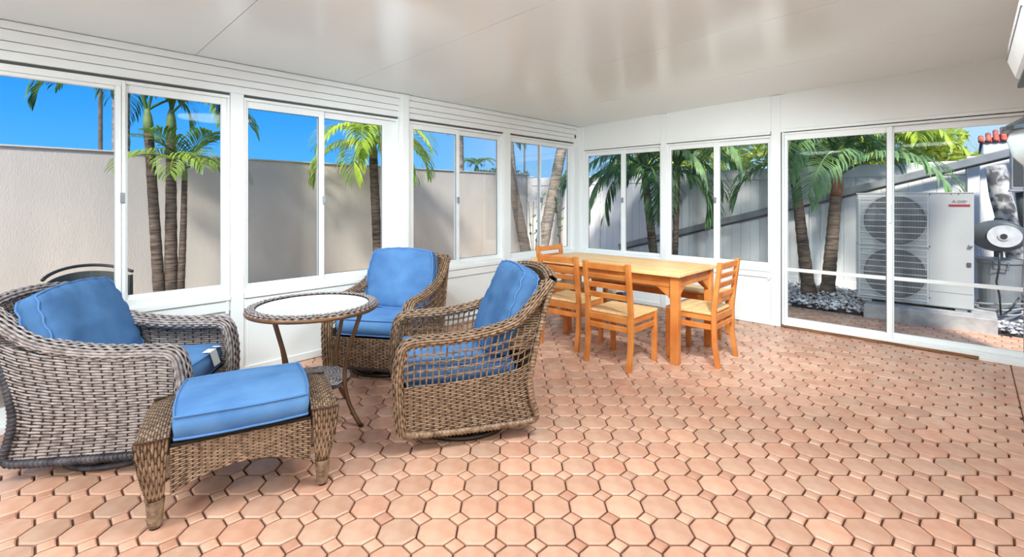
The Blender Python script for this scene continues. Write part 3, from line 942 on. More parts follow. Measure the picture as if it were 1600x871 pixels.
def bush(name, label, c, rx, ry, rz, n, m, seed, leaf=.10, group='bushes beyond the walls'):
    r = np.random.default_rng(seed)
    t = thing(name, label, 'bush', (c[0], c[1], 0), group=group)
    MB().tube([(0, 0, 0), (.03, .02, c[2] * .5), (0, 0, c[2])], [.05, .04, .03], 6).build('stem', M['bark'], t)
    d = r.normal(size=(n, 3)); d /= np.linalg.norm(d, axis=1)[:, None]
    rad = r.uniform(.35, 1.0, n) ** .6
    lump = 1 + .22 * np.sin(d[:, 0] * 5 + seed) * np.cos(d[:, 2] * 6)
    p = d * (rad * lump)[:, None] * np.array([rx, ry, rz]) + np.array([0, 0, c[2]])
    p[:, 2] = np.maximum(p[:, 2], .05)
    a = r.normal(size=(n, 3)); a /= np.linalg.norm(a, axis=1)[:, None]
    b = np.cross(a, r.normal(size=(n, 3))); b /= np.linalg.norm(b, axis=1)[:, None] + 1e-9
    s = leaf * r.uniform(.6, 1.3, (n, 1))
    V = np.stack([p - a * s, p + b * s * .35, p + a * s, p - b * s * .35], 1).reshape(-1, 3)
    F = np.arange(4 * n).reshape(-1, 4)
    o = put('foliage', make_mesh('foliage', V, F, m), t); o['kind'] = 'stuff'
bush('garden_bush', 'yellow-green bush beyond the fence behind the second back window', (-3.3, 10.2, 1.75), 1.3, .9, 1.15, 2600, M['leaf_bush'], 2)
bush('garden_bush', 'yellow-green bush beyond the fence right of the second back window', (-1.9, 10.4, 1.85), 1.1, .9, 1.1, 2600, M['leaf_bush'], 3)
bush('garden_bush', 'dense bright bush beyond the fence above the condenser', (-.75, 11.0, 1.75), 1.15, .9, 1.0, 2600, M['leaf_bush'], 4)
bush('garden_bush', 'low yellowish bush beyond the fence left of the tiled house', (-.1, 14.5, 1.5), .7, .7, .85, 1200, M['leaf_bush'], 5)
bush('garden_bush', 'green bush beyond the fence behind the first back window', (-5.2, 10.4, 1.7), 1.3, .9, .9, 2200, M['leaf_bush'], 8)
palm('neighbour_palm', 'arching yellow-green palm beyond the fence above the condenser', (-1.0, 10.3, 0), (-1.0, 10.3, 2.0), .09, .07, crown(18, y_up, y_mid, y_mid, (4, 6, 4)), (.3, 'shaft'))
# beyond the stucco wall
palm('street_palm', 'pale palm trunk rising beyond the stucco wall behind the third window', (-9.5, 8.05, 0), (-9.5, 7.95, 4.2), .13, .12, crown(41, f_up, f_mid, f_dr, (4, 4, 3)), (.4, 'shaft'), bark='bark_pale')
palm('street_palm', 'slanting palm trunk beyond the stucco wall right of the third window mullion', (-10.2, 11.0, 0), (-10.0, 10.2, 4.6), .14, .10, crown(42, f_up, f_mid, f_dr, (4, 4, 3)), (.4, 'shaft'), bark='bark_pale')
palm('distant_palm', 'small distant palm peeping over the stucco wall in the third window', (-20, 18.1, 0), (-20, 18.1, 2.9), .16, .14, [(f_mid, a, 10, 0) for a in range(0, 360, 40)], (.4, 'shaft'), bark='bark_pale')
bush('distant_bush', 'low distant green bush over the stucco wall in the third window', (-21, 20.5, 2.6), 2.6, 1.4, .75, 1500, M['leaf_far'], 12, .16)
palm('street_palm', 'palm beyond the stucco wall whose frond tips show in the left door', (-9.6, 1.22, 0), (-9.6, 1.22, 3.0), .13, .11, crown(43, f_up, f_mid, f_dr, (4, 4, 4)), (.3, 'shaft'), bark='bark_pale')
for lab, (px_, py_), hgt, rr in (('grey timber utility pole beyond the stucco wall behind the left door', (-14.0, 1.42), 8.0, .045),
                                 ('slim pole beyond the corner window, left of the pair', (-13.5, 14.9), 4.6, .04),
                                 ('slim pole beyond the corner window, right of the pair', (-13.5, 15.8), 6.0, .05)):
    t = thing('utility_pole', lab, 'pole', (px_, py_, 0), 0, 'poles beyond the stucco wall')
    MB().tube([(0, 0, 0), (0, 0, hgt)], [rr, rr * .8], 10).build('pole', M['timber'], t)
    MB().beam((0, -.5, hgt - .5), (0, .5, hgt - .5), .08, .10).build('cross_arm', M['timber'], t)

# tiled house beyond the fence
house = thing('tiled_house', 'cream neighbour house with red tiled roof beyond the fence at right', 'house', (0.2, 16, 0))
MB().box(.45, 5, .3, 5, 0, 2.60).build('house_wall', M['cream'], house)
MB().box(0, 5, 0, 5, 2.46, 2.74, .015).build('fascia', M['plastic_white'], house)
MB().box(.10, .34, .04, .28, 0, 2.46, .02).build('porch_post', M['plastic_white'], house)
MB().add([(-.05, -.03, 2.745), (5, -.03, 2.745), (5, 3.5, 4.2), (2.2, 3.5, 4.2), (-.05, 5, 2.745)], [(0, 1, 2, 3), (0, 3, 4)]).build('roof', M['roof_tile'], house)
for i in range(26):
    x0 = -.03 + i * .13
    yt = min(3.4, .25 + i * .19)
    MB().tube([(x0, -.05, 2.775), (x0, yt, 2.775 + (yt + .05) * .412)], .052, 10).build('roof_tile', M['roof_tile'], house, smooth=True)

# ================================================================== condenser and its neighbours
slab = thing('concrete_slab', 'long low concrete slab under the outdoor condenser', 'slab', (-.30, 7.4, 0))
MB().box(-.62, .50, -.42, .30, -.03, .155, .012).build('slab_block', M['concrete'], slab)
cu = thing('condenser_unit', 'tall white outdoor condenser with two stacked round fans, on concrete slab', 'condenser', (-.497, 7.19, .155))
CW, CHh, CD = 1.042, 1.312, .34
MB().box(-CW / 2, CW / 2, 0, CD, .03, CHh, .012).build('cabinet', M['condenser'], cu)
for sx in (-.42, .42):
    MB().box(sx - .05, sx + .05, .02, CD - .02, 0, .035, .004).build('foot', M['gutter'], cu)
for fz in (.985, .367):
    cx = -.157
    rc = MB()
    n = 40
    ring = [(cx + .295 * math.cos(2 * PI * i / n), -.003, fz + .295 * math.sin(2 * PI * i / n)) for i in range(n)]
    rc.add(ring, [tuple(range(n))])
    ro = rc.build('fan_recess', M['fan_dark'], cu)
    rim = MB(); rim.tube([(cx + .30 * math.cos(2 * PI * i / n), -.006, fz + .30 * math.sin(2 * PI * i / n)) for i in range(n)], .010, 6, closed=True)
    rim.build('fan_rim', M['condenser'], cu, smooth=True)
    bl = MB()
    for b in range(3):
        a0 = b * 2 * PI / 3 + .4
        pts = [(cx + r_ * math.cos(a0 + da), -.008 - .012 * da, fz + r_ * math.sin(a0 + da)) for r_, da in ((.07, 0), (.26, -.12), (.275, .45), (.23, .75), (.07, .6))]
        bl.add(pts, [(0, 1, 2, 3, 4)])
    bl.add([(cx + .075 * math.cos(2 * PI * i / 16), -.022, fz + .075 * math.sin(2 * PI * i / 16)) for i in range(16)], [tuple(range(16))])
    bl.build('fan_blade', M['reel'], cu)
    g = MB()
    for i in range(9):
        z = fz - .285 + i * .57 / 8
        g.beam((cx - .325, -.034, z), (cx + .305, -.034, z), .006, .008)
    g.beam((cx - .325, -.034, fz - .30), (cx - .325, -.034, fz + .30), .006, .008, up=(1, 0, 0)); g.beam((cx + .305, -.034, fz - .30), (cx + .305, -.034, fz + .30), .006, .008, up=(1, 0, 0))
    for i in range(44):
        xx = cx - .315 + i * .61 / 43
        g.beam((xx, -.030, fz - .29), (xx, -.030, fz + .29), .0022, .0022, up=(1, 0, 0))
    g.build('fan_guard', M['grille'], cu)
MB().box(.150, .154, -.003, 0, .10, CHh - .01).build('panel_seam', M['gutter'], cu)
MB().box(.154, CW / 2 - .01, -.003, 0, .198, .203).build('panel_seam', M['gutter'], cu)
MB().box(-CW / 2 + .01, .15, -.003, 0, .672, .677).build('panel_seam', M['gutter'], cu)
MB().box(-CW / 2, CW / 2, -.006, .0, CHh - .012, CHh, .002).build('top_lip', M['condenser'], cu)
for (sx, sz) in ((.16, 1.29), (.16, .70), (.16, .12), (-.51, 1.29), (-.51, .70), (-.51, .12), (.34, 1.295), (.40, 1.295)):
    MB().box(sx - .006, sx + .006, -.006, 0, sz - .006, sz + .006, .002).build('screw', M['reel'], cu)
MB().box(.465, .50, -.012, 0, .50, .545, .003).build('handle_recess', M['reel'], cu)
MB().box(.48, .515, -.03, 0, .72, .745, .004).build('pipe_clip', M['gutter'], cu)
bar = MB().box(.317, .491, -.003, 0, 1.152, 1.178, .001).build('red_bar', M['red'], cu)
lg = MB()
lx, lz, q = .361, 1.207, .0115
for a in (90, 210, 330):                      # three lozenges meeting at the middle
    c, s = math.cos(R(a)), math.sin(R(a)); c1, s1 = math.cos(R(a - 30)), math.sin(R(a - 30)); c2, s2 = math.cos(R(a + 30)), math.sin(R(a + 30))
    lg.add([(lx, -.002, lz), (lx + q * c1, -.002, lz + q * s1), (lx + q * 1.732 * c, -.002, lz + q * 1.732 * s), (lx + q * c2, -.002, lz + q * s2)], [(0, 3, 2, 1)])
lg.build('emblem', M['ink'], cu)
def text(body, size, loc, m, parent, name='lettering', rot=(PI / 2, 0, 0)):
    c = bpy.data.curves.new(name, 'FONT'); c.body = body; c.size = size; c.extrude = .0004
    c.materials.append(m)
    tmp = bpy.data.objects.new(name, c)
    me = bpy.data.meshes.new_from_object(tmp)
    bpy.data.objects.remove(tmp)
    return put(name, me, parent, loc, rot)
text('MITSUBISHI', .0165, (.386, -.002, 1.209), M['ink'], cu)
text('ELECTRIC', .0165, (.386, -.002, 1.193), M['ink'], cu)

# mottled trunk, cord reel, bin, hose, meter box
mt = thing('mottled_trunk', 'leaning mottled grey palm trunk with cut top, right of the condenser', 'trunk', (.40, 8.35, 0))
MB().tube([(.10, 0, -.02), (.05, 0, .5), (-.05, 0, 1.0), (-.14, .03, 1.45), (-.18, .05, 1.80)], [.13, .11, .105, .10, .095], 12).build('trunk', M['bark_mottled'], mt, smooth=True)
reel = thing('cord_reel', 'dark grey oval cord reel with pale round face, mounted beside the condenser', 'reel', (.215, 7.45, .99))
mb = MB()
n = 36
def oval(rx, rz, y, cz=0): return [(rx * math.cos(2 * PI * i / n), y, cz + rz * math.sin(2 * PI * i / n)) for i in range(n)]
prof = [(.14, .10, .16), (.205, .150, .14), (.225, .172, .07), (.225, .172, -.01), (.205, .152, -.05), (.10, .08, -.06)]
V = []
for rx, rz, y in prof: V += oval(rx, rz, y)
F = [(j * n + i, j * n + (i + 1) % n, (j + 1) * n + (i + 1) % n, (j + 1) * n + i) for j in range(len(prof) - 1) for i in range(n)]
F += [tuple(range(n)), tuple(range((len(prof) - 1) * n, len(prof) * n))[::-1]]
mb.add(V, F).build('housing', M['reel'], reel, smooth=True)
def ydisc(mb, cx, cz, r0, y0, y1, rz=None):
    rz = rz or r0
    V = [(cx + r0 * math.cos(2 * PI * i / n), y, cz + rz * math.sin(2 * PI * i / n)) for y in (y0, y1) for i in range(n)]
    F = [(i, (i + 1) % n, n + (i + 1) % n, n + i) for i in range(n)] + [tuple(range(n)), tuple(range(n, 2 * n))[::-1]]
    return mb.add(V, F)
ydisc(MB(), .045, .0, .135, -.055, -.075, .118).build('face_plate', M['reel_face'], reel)
ydisc(MB(), .04, .0, .045, -.074, -.086).build('hub_ring', M['reel_face'], reel)
ydisc(MB(), .04, .0, .028, -.085, -.093).build('hub', M['ink'], reel)
MB().box(-.02, .06, .10, .62, -.05, .05, .01).build('wall_bracket', M['reel'], reel)
MB().box(-.02, .06, .58, .64, -1.0, .18, .01).build('mount_post', M['reel'], reel)
mb = MB(); mb.tube([(-.18, -.02, .06), (-.225, -.02, .07), (-.26, -.02, .03), (-.268, -.02, -.1), (-.265, -.02, -.52)], .010, 8)
mb.build('cord', M['black'], reel, smooth=True)
MB().tube([(-.265, -.02, -.50), (-.265, -.02, -.56), (-.265, -.02, -.64)], [.012, .028, .034], 10).build('plug', M['black'], reel, smooth=True)
MB().tube([(.01, -.02, -.15), (.005, -.02, -.35), (-.015, -.02, -.5), (.01, -.02, -.65), (.02, .0, -.86), (.09, .0, -.80), (.16, .02, -.65)], .009, 8).build('drop_cord', M['black'], reel, smooth=True)
bn = thing('grey_bin', 'squat grey plastic bin standing below the cord reel', 'bin', (.235, 7.72, 0))
MB().lathe([(.0, .0), (.15, .0), (.165, .05), (.185, .66), (.20, .68), (.20, .72), (.0, .73)], 28).build('bin_body', M['bin'], bn, smooth=False)
MB().tube([(-.06, -.185, .70), (-.06, -.215, .62), (.06, -.215, .62), (.06, -.185, .70)], .008, 6).build('bin_handle', M['reel'], bn)
hs = thing('coiled_hose', 'loops of pale grey hose lying around the foot of the bin', 'hose', (.235, 7.72, .0))
for i, (rr, z) in enumerate(((.225, .16), (.235, .195), (.228, .23))):
    MB().tube([((rr + .03 * math.sin(3 * a + i)) * math.cos(a), (rr + .01) * math.sin(a), z + .03 * math.sin(a + i)) for a in [2 * PI * q_ / 30 for q_ in range(30)]], .011, 6, closed=True).build('hose_loop', M['gutter'], hs, smooth=True)
MB().tube([(.22, -.08, .18), (.30, -.10, .24), (.36, -.08, .36), (.38, 0, .48)], .011, 6).build('hose_end', M['gutter'], hs, smooth=True)
mbx = thing('meter_box', 'dark grey box with glazed front on a post at the far right', 'box', (.50, 7.55, 0))
MB().box(-.19, .25, 0, .16, 1.49, 2.0, .012).build('box_frame', M['gutter'], mbx)
MB().box(-.165, .22, -.006, 0, 1.53, 1.97, .004).build('box_window', M['fan_dark'], mbx)
MB().box(-.20, .26, -.03, .16, 1.47, 1.495, .006).build('box_ledge', M['gutter'], mbx)
MB().tube([(-.10, .08, 1.47), (-.06, .08, 1.2), (-.02, .08, .9), (.0, .08, -.02)], [.05, .07, .06, .06], 10).build('box_post', M['fan_dark'], mbx, smooth=True)
MB().box(.02, .16, -.02, .02, .62, .80, .01).build('switch_box', M['bin'], mbx)

# dark patio chair outside the left door
oc = thing('patio_chair', 'dark grey curved-back patio chair outside the left glass door', 'chair', (-5.45, .50, 0), R(8))
P = [(-.28 + .0 * i, 0, 0) for i in range(2)]
def arc(rad, z0, rise, a0=-62, a1=62, n=20, back=-.02):
    return [(-rad * math.cos(R(a0 + (a1 - a0) * i / n)) + .12 + back, rad * math.sin(R(a0 + (a1 - a0) * i / n)), z0 + rise * math.cos(R((a0 + (a1 - a0) * i / n)) * 1.2)) for i in range(n + 1)]
MB().tube(arc(.34, .70, .10), .014, 8).build('top_rail', M['black'], oc, smooth=True)
A = arc(.335, .66, .09); B_ = arc(.33, .42, .0)
mb = MB(); m_ = len(A)
mb.add(A + B_ + [(x * .94, y * .94, z) for x, y, z in A] + [(x * .94, y * .94, z) for x, y, z in B_],
       [(i, i + 1, m_ + i + 1, m_ + i) for i in range(m_ - 1)] + [(2 * m_ + i + 1, 2 * m_ + i, 3 * m_ + i, 3 * m_ + i + 1) for i in range(m_ - 1)] + [(i + 1, i, 2 * m_ + i, 2 * m_ + i + 1) for i in range(m_ - 1)])
mb.build('backrest', M['fan_dark'], oc)
MB().disc((.10, 0), .29, .40, .44, 28).build('seat', M['fan_dark'], oc)
for sx in (-.12, .32):
    for sy in (-.2, .2):
        MB().tube([(sx, sy, .40), (sx * 1.15, sy * 1.1, -.006)], .016, 8).build('leg', M['black'], oc)
for sy in (-.24, .24):
    MB().tube([(-.05, sy * 1.2, .44), (-.05, sy * 1.2, .70)], .012, 8).build('back_stay', M['black'], oc)

# small lamp under the eaves outside window 1
sl = thing('eave_lamp', 'small black lamp box hanging under the eave outside the first window', 'lamp', (-4.47, 1.22, 2.16))
MB().box(-.04, .04, -.035, .035, -.06, .02, .006).build('lamp_box', M['black'], sl)
MB().beam((0, 0, .02), (0, 0, .345), .02, .02, up=(1, 0, 0)).build('lamp_stem', M['timber'], sl)

# ================================================================== wicker furniture
def cushion(name, L, W, T, crown_, loc, rot, m, parent, seed=0, n=22, pip=True, wr=0.004, corner=0.12, pucker=0.0):
    """boxed cushion with crowned faces, L along x, W along y"""
    off = Vector((seed * 7.3, seed * 3.1, 0))
    g = np.linspace(-1, 1, n + 1)
    def foot(a, b):
        return a * L / 2 * (1 - corner * b * b * abs(a) ** 3 * .5), b * W / 2 * (1 - corner * a * a * abs(b) ** 3 * .5)
    V = []; top = {}; bot = {}
    for s, d in ((1, top), (-1, bot)):
        for i in range(n + 1):
            for j in range(n + 1):
                a, b = g[i], g[j]
                x_, y_ = foot(a, b)
                f = (max(0, 1 - abs(a) ** 2.6) * max(0, 1 - abs(b) ** 2.6)) ** .55
                z_ = s * (T / 2 + crown_ * f)
                p = Vector((x_, y_, z_))
                nn = noise.noise(p * 7 + off) * .6 + noise.noise(Vector((p.x * 16, p.y * 6, s)) + off) * .4
                z_ += s * nn * wr * 2.2 * (0.35 + f)
                edge = max(abs(a), abs(b))
                if pucker and edge > .7: z_ += s * pucker * math.sin((a if abs(b) > abs(a) else b) * 19 + seed) * (edge - .7) / .3
                d[(i, j)] = len(V); V.append((x_, y_, z_))
    F = []
    for i in range(n):
        for j in range(n):
            F.append((top[i, j], top[i + 1, j], top[i + 1, j + 1], top[i, j + 1]))
            F.append((bot[i, j], bot[i, j + 1], bot[i + 1, j + 1], bot[i + 1, j]))
    loop = [(i, 0) for i in range(n)] + [(n, j) for j in range(n)] + [(i, n) for i in range(n, 0, -1)] + [(0, j) for j in range(n, 0, -1)]
    mids = []
    for q in loop:
        t_ = Vector(V[top[q]]); b_ = Vector(V[bot[q]]); c = (t_ + b_) / 2
        o_ = Vector((c.x, c.y, 0)).normalized()
        mids.append(len(V)); V.append(tuple(c + o_ * T * .10))
    m_ = len(loop)
    for k_ in range(m_):
        q0, q1 = loop[k_], loop[(k_ + 1) % m_]
        F.append((top[q1], top[q0], mids[k_], mids[(k_ + 1) % m_]))
        F.append((mids[(k_ + 1) % m_], mids[k_], bot[q0], bot[q1]))
    o = put(name, make_mesh(name, V, F, m, True), parent, loc, rot)
    if pip:
        for d in (top, bot):
            P = np.array([V[d[q]] for q in loop], float)
            c = P.mean(0)
            P[:, :2] += (P[:, :2] - c[:2]) * .006
            vf = tube_np(P, .0055, 6, True)
            put('piping', make_mesh('piping', vf[0], vf[1], M['piping'], True), o)
    return o

def wicker_profile(hb):
    rear = [(-.385, .125), (-.362, .18), (-.335, .31), (-.352, .41), (-.385, .56), (-.43, .72), (-.48, .845 + hb)]
    arm = [(-.48, .845 + hb), (-.415, .785 + hb * .7), (-.355, .735 + hb * .4), (-.28, .68), (-.17, .640), (-.02, .612), (.13, .600), (.30, .600), (.365, .588), (.390, .55)]
    return np.array(rear), np.array(arm)
def wicker_chair(label, loc, facing, wick, lattice, group='wicker armchairs round the side table', seed=0, pil_tilt=72, hb=0.0, pil=(-.235, .715, .53, .60)):
    t = thing('wicker_armchair', label, 'armchair', loc, facing, group)
    HW = .345
    ZB = .10
    wm = M[wick]
    REAR, ARM = wicker_profile(hb)
    ztop = REAR[-1][1]
    def rear_x(z): return np.interp(z, REAR[:, 1], REAR[:, 0])
    def arm_z(x): return np.interp(x, ARM[:, 0], ARM[:, 1])
    # ---- side panels
    for s in (-1, 1):
        def S(u, v, s=s):
            xx = -.34 + u * .70
            zt = np.minimum(arm_z(xx), .74)
            z = ZB + v * (zt - .02 - ZB)
            xr = rear_x(np.clip(z, .125, ztop)) + .01
            x = xr + u * (.375 - xr)
            y = s * (HW - .012 * np.cos(v * PI)) + 0 * x
            return np.stack([x, y, z], -1)
        if not lattice:
            A, B = weave(S, 15, 35, .0143)
            putnp('side_panel', A, wm, t, kind='stuff'); putnp('side_stakes', B, M['wicker_core'], t, kind='stuff')
        else:
            A, B = weave(S, 21, 25, .0115, vr=(0, .55), amp=.0024)
            rows = [.625, .64, .71, .725, .80, .815, .89, .905]
            A2, B2 = weave(S, 21, 0, .0060, rows=rows, vr=(.55, 1.0), amp=.003)
            putnp('side_panel', A, wm, t, kind='stuff')
            putnp('side_lattice', cat_np([A2, B2]), wm, t, kind='stuff')
            putnp('side_stakes', B, M['wicker_core'], t, kind='stuff')
        # ---- rolled arm: front post, over the arm, up to the back
        prof = [(.385, ZB), (.400, .20), (.412, .40)] + [(a, b) for a, b in ARM[::-1]]
        rl, rn = (.055, .034) if not lattice else (.040, .028)
        P = smooth_path([(x, s * (HW + .022 - rl), z) for x, z in prof], 110, 2)
        rolled_edge('arm_roll', P, rl, rn, (0, s, 0), 56 if not lattice else 60, 15 if not lattice else 12, wm, t)
        # rear and bottom edging
        P = smooth_path([(x, s * HW, z) for x, z in REAR[::-1]] + [(-.375, s * HW, ZB - .01), (-.2, s * HW, ZB - .015), (.2, s * HW, ZB - .015), (.385, s * HW, ZB)], 60, 2)
        ed = tube_np(P, .017, 8)
        aa = np.linspace(0, 1, 900); Pc = resample(P, 900); T_, N_, B_ = frames_np(Pc)
        ph = aa * 2 * PI * 75
        C = Pc + .0172 * (np.cos(ph)[:, None] * N_ + np.sin(ph)[:, None] * B_)
        putnp('edge_wrap', cat_np([ed, tube_np(C, .0042, 4)]), M['wicker_dark'] if not lattice else wm, t, True, kind='stuff')
    # ---- back
    AR = .028
    def SB(u, v):
        y = (2 * u - 1) * (HW - .01)
        arch = AR * (1 - (2 * u - 1) ** 2)
        z = ZB + v * (ztop + arch - ZB)
        x = rear_x(np.clip(z, .125, ztop)) - .035 * (1 - (2 * u - 1) ** 2) * v - np.maximum(z - ztop, 0) * .4
        return np.stack([x, y, z], -1)
    A, B = weave(SB, 22, 56, .0140)
    putnp('back_panel', A, wm, t, kind='stuff'); putnp('back_stakes', B, M['wicker_core'], t, kind='stuff')
    yy = np.linspace(-1, 1, 30)
    P = np.stack([-.48 - .045 * (1 - yy ** 2), yy * (HW - .01), ztop + AR * (1 - yy ** 2)], 1)
    rolled_edge('back_roll', P, .030, .026, (1, 0, .3), 24, 9, wm, t)
    # inner wing surfaces wrapping the cushion sides
    for s in (-1, 1):
        def SW(u, v, s=s):
            z = .50 + v * (ztop - .50)
            x0 = rear_x(np.clip(z, .125, ztop)) + .01
            x = x0 + u * .15 * (1 - v * .7)
            y = s * (HW - .030 - .012 * u) + 0 * x
            return np.stack([x, y, z], -1)
        A, B = weave(SW, 6, 28, .0142)
        putnp('wing', A, wm, t, kind='stuff')
    # ---- front apron and deck
    def SF(u, v):
        y = (2 * u - 1) * (HW - .03)
        return np.stack([.372 + .012 * np.sin(v * PI), y, ZB + v * .225], -1)
    A, B = weave(SF, 22, 18, .0125)
    putnp('front_apron', A, wm, t, kind='stuff'); putnp('front_stakes', B, M['wicker_core'], t, kind='stuff')
    MB().box(-.31, .36, -HW + .03, HW - .03, .290, .320, .008).build('seat_deck', M['wicker_core'], t)
    MB().tube([(.37, -HW + .03, ZB - .01), (.37, HW - .03, ZB - .01)], .014, 8).build('front_rail', M['wicker_core'], t)
    # ---- swivel base
    b = MB()
    b.tube([(.295 * math.cos(2 * PI * i / 40), .295 * math.sin(2 * PI * i / 40), .016) for i in range(40)], .016, 8, closed=True)
    bo = b.build('swivel_ring', M['wicker_dark'] if not lattice else M['dark_metal'], t, smooth=True)
    c = MB()
    for a in (0, PI / 2):
        c.beam((.29 * math.cos(a), .29 * math.sin(a), .02), (-.29 * math.cos(a), -.29 * math.sin(a), .02), .03, .012)
    c.build('ring_spoke', M['dark_metal'], bo)
    MB().disc((0, 0), .05, .02, .29, 20).build('swivel_post', M['dark_metal'], t)
    MB().box(-.24, .24, -.03, .03, .12, .15, .006).build('rocker_bar', M['dark_metal'], t)
    # ---- cushions
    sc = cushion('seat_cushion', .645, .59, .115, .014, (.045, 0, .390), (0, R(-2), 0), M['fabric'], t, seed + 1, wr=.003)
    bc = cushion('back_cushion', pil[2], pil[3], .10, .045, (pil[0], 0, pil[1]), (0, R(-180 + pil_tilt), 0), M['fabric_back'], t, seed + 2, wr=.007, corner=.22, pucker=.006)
    return t, sc
chA, scA = wicker_chair('grey-brown wicker armchair with closed woven sides, at far left by the glass door', (-3.455, .492, 0), R(53.4), 'wicker_grey', False, seed=3, pil_tilt=66, pil=(-.235, .665, .52, .62))
# care tag hanging from its seat cushion
cl = MB()
cl.add([(.285, .07, .068), (.285, .155, .068), (.330, .155, .066), (.330, .07, .066), (.352, .07, -.02), (.352, .155, -.02)], [(0, 3, 2, 1), (3, 4, 5, 2)])
o = cl.build('care_tag', M['label_white'], scA); o['label'] = 'white paper care tag on the seat cushion'
cl = MB(); cl.add([(.29, .19, .066), (.29, .22, .066), (.335, .22, .064), (.335, .19, .064)], [(0, 3, 2, 1)]); cl.build('care_tag', M['label_white'], scA)
wicker_chair('brown wicker armchair against the left wall behind the round table', (-3.52, 2.21, 0), R(-57.9), 'wicker', True, seed=9, pil=(-.225, .69, .52, .60))
wicker_chair('brown wicker armchair with open lattice arms seen from its side, nearest dining set', (-2.33, 1.985, 0), R(-120.9), 'wicker', True, seed=17, pil_tilt=66, hb=.06, pil=(-.275, .70, .55, .60))

# ---- ottoman
ot = thing('wicker_ottoman', 'brown wicker ottoman with blue boxed cushion in front of the left armchair', 'ottoman', (-2.586, .806, 0), math.atan2(.953, .302))
OL, OD = .80, .50                                     # long axis x, depth y
for s in (-1, 1):
    # sloped arm top, running front to back, then front/back faces tapering to the legs
    def ST(u, v, s=s):            # u along depth, v across the arm
        y = (2 * u - 1) * OD / 2
        x = s * (OL / 2 - .125 + v * .125)
        z = .405 - .030 * v ** 2 + .012 * np.cos((2 * u - 1) * PI / 2) - .02 * np.abs(2 * u - 1) ** 6
        return np.stack([x + 0 * y, y, z], -1)
    A, B = weave(ST, 28, 11, .0122)
    putnp('arm_top', A, M['wicker'], ot, kind='stuff'); putnp('arm_stakes', B, M['wicker_core'], ot, kind='stuff')
    def SO(u, v, s=s):            # outer end face with arched hem
        y = (2 * u - 1) * (OD / 2 - .005)
        zb = .115 + .13 * (1 - (2 * u - 1) ** 2)
        z = zb + v * (.375 - zb)
        x = s * (OL / 2 - .05 * (1 - v) ** 1.5)
        return np.stack([x + 0 * y, y, z], -1)
    A, B = weave(SO, 16, 24, .0118)
    putnp('end_panel', A, M['wicker'], ot, kind='stuff'); putnp('end_stakes', B, M['wicker_core'], ot, kind='stuff')
    for f_ in (-1, 1):
        def SL(u, v, s=s, f_=f_):     # face of the arm, tapering down into the leg
            wd = .125 * v ** .7 * .62 + .048
            xo = OL / 2 - .045 * (1 - v) ** 1.5
            x = s * (xo - wd + u * wd)
            z = .115 + v * .285
            y = f_ * (OD / 2 - .02 * (1 - v) + .012 * np.sin(u * PI))
            return np.stack([x, y + 0 * x, z + 0 * x], -1)
        A, B = weave(lambda u, v: SL(v, u), 9, 10, .0115, amp=.0036)
        putnp('arm_face', A, M['wicker'], ot, kind='stuff')
        putnp('arm_face_stakes', B, M['wicker_core'], ot, kind='stuff')
        lx_ = s * (OL / 2 - .070); ly_ = f_ * (OD / 2 - .040)
        lg_ = MB(); lg_.tube([(lx_, ly_, 0), (lx_, ly_, .06), (lx_, ly_, .13), (lx_ , ly_, .36)], [.021, .026, .032, .034], 12)
        leg = lg_.build('leg', M['wicker_core'], ot, smooth=True)
        ang = np.linspace(0, 2 * PI * 14, 14 * 12)
        rr = .0215 + .010 * ang / ang[-1]
        C = np.stack([lx_ + rr * np.cos(ang), ly_ + rr * np.sin(ang), .006 + .115 * ang / ang[-1]], 1)
        putnp('leg_wrap', tube_np(C, .0048, 5), M['wicker'], leg, True)
for f_ in (-1, 1):
    def SA(u, v, f_=f_):          # long apron with arched hem
        x = (2 * u - 1) * (OL / 2 - .125)
        zb = .135 + .075 * (1 - (2 * u - 1) ** 2)
        z = zb + v * (.335 - zb)
        y = f_ * (OD / 2 - .012) + 0 * x
        return np.stack([x, y, z], -1)
    A, B = weave(SA, 24, 18, .0105)
    putnp('apron', A, M['wicker'], ot, kind='stuff'); putnp('apron_stakes', B, M['wicker_core'], ot, kind='stuff')
MB().box(-OL / 2 + .12, OL / 2 - .12, -OD / 2 + .02, OD / 2 - .02, .315, .345, .006).build('deck', M['wicker_core'], ot)
cushion('seat_cushion', OL - .25, OD + .02, .095, .020, (0, 0, .415), (0, 0, 0), M['fabric'], ot, 31, wr=.0035)

# ---- round side table
st = thing('side_table', 'round wicker-rimmed side table with glass top and curved bronze legs', 'side table', (-2.99, 1.33, 0), 0)
ZT, RT = .725, .385
MB().disc((0, 0), RT - .055, ZT - .012, ZT - .004, 64).build('glass_top', M['table_glass'], st)
MB().lathe([(RT - .062, ZT - .03), (RT - .056, ZT + .001), (RT - .045, ZT + .004)], 64).build('inner_ring', M['dark_metal'], st)
def SR(u, v):
    a = u * 2 * PI; r_ = RT - .052 + v * .055
    return np.stack([r_ * np.cos(a), r_ * np.sin(a), ZT + .006 - .022 * np.maximum(v - .5, 0) ** 2 * 4], -1)
A, B = weave(SR, 110, 5, .0115, amp=.004)
putnp('rim_weave', A, M['wicker_grey'], st, kind='stuff')
MB().lathe([(RT - .06, ZT - .03), (RT, ZT - .03), (RT + .006, ZT - .02), (RT + .002, ZT - .006), (RT - .05, ZT - .004)], 64).build('rim', M['bronze'], st, smooth=True)
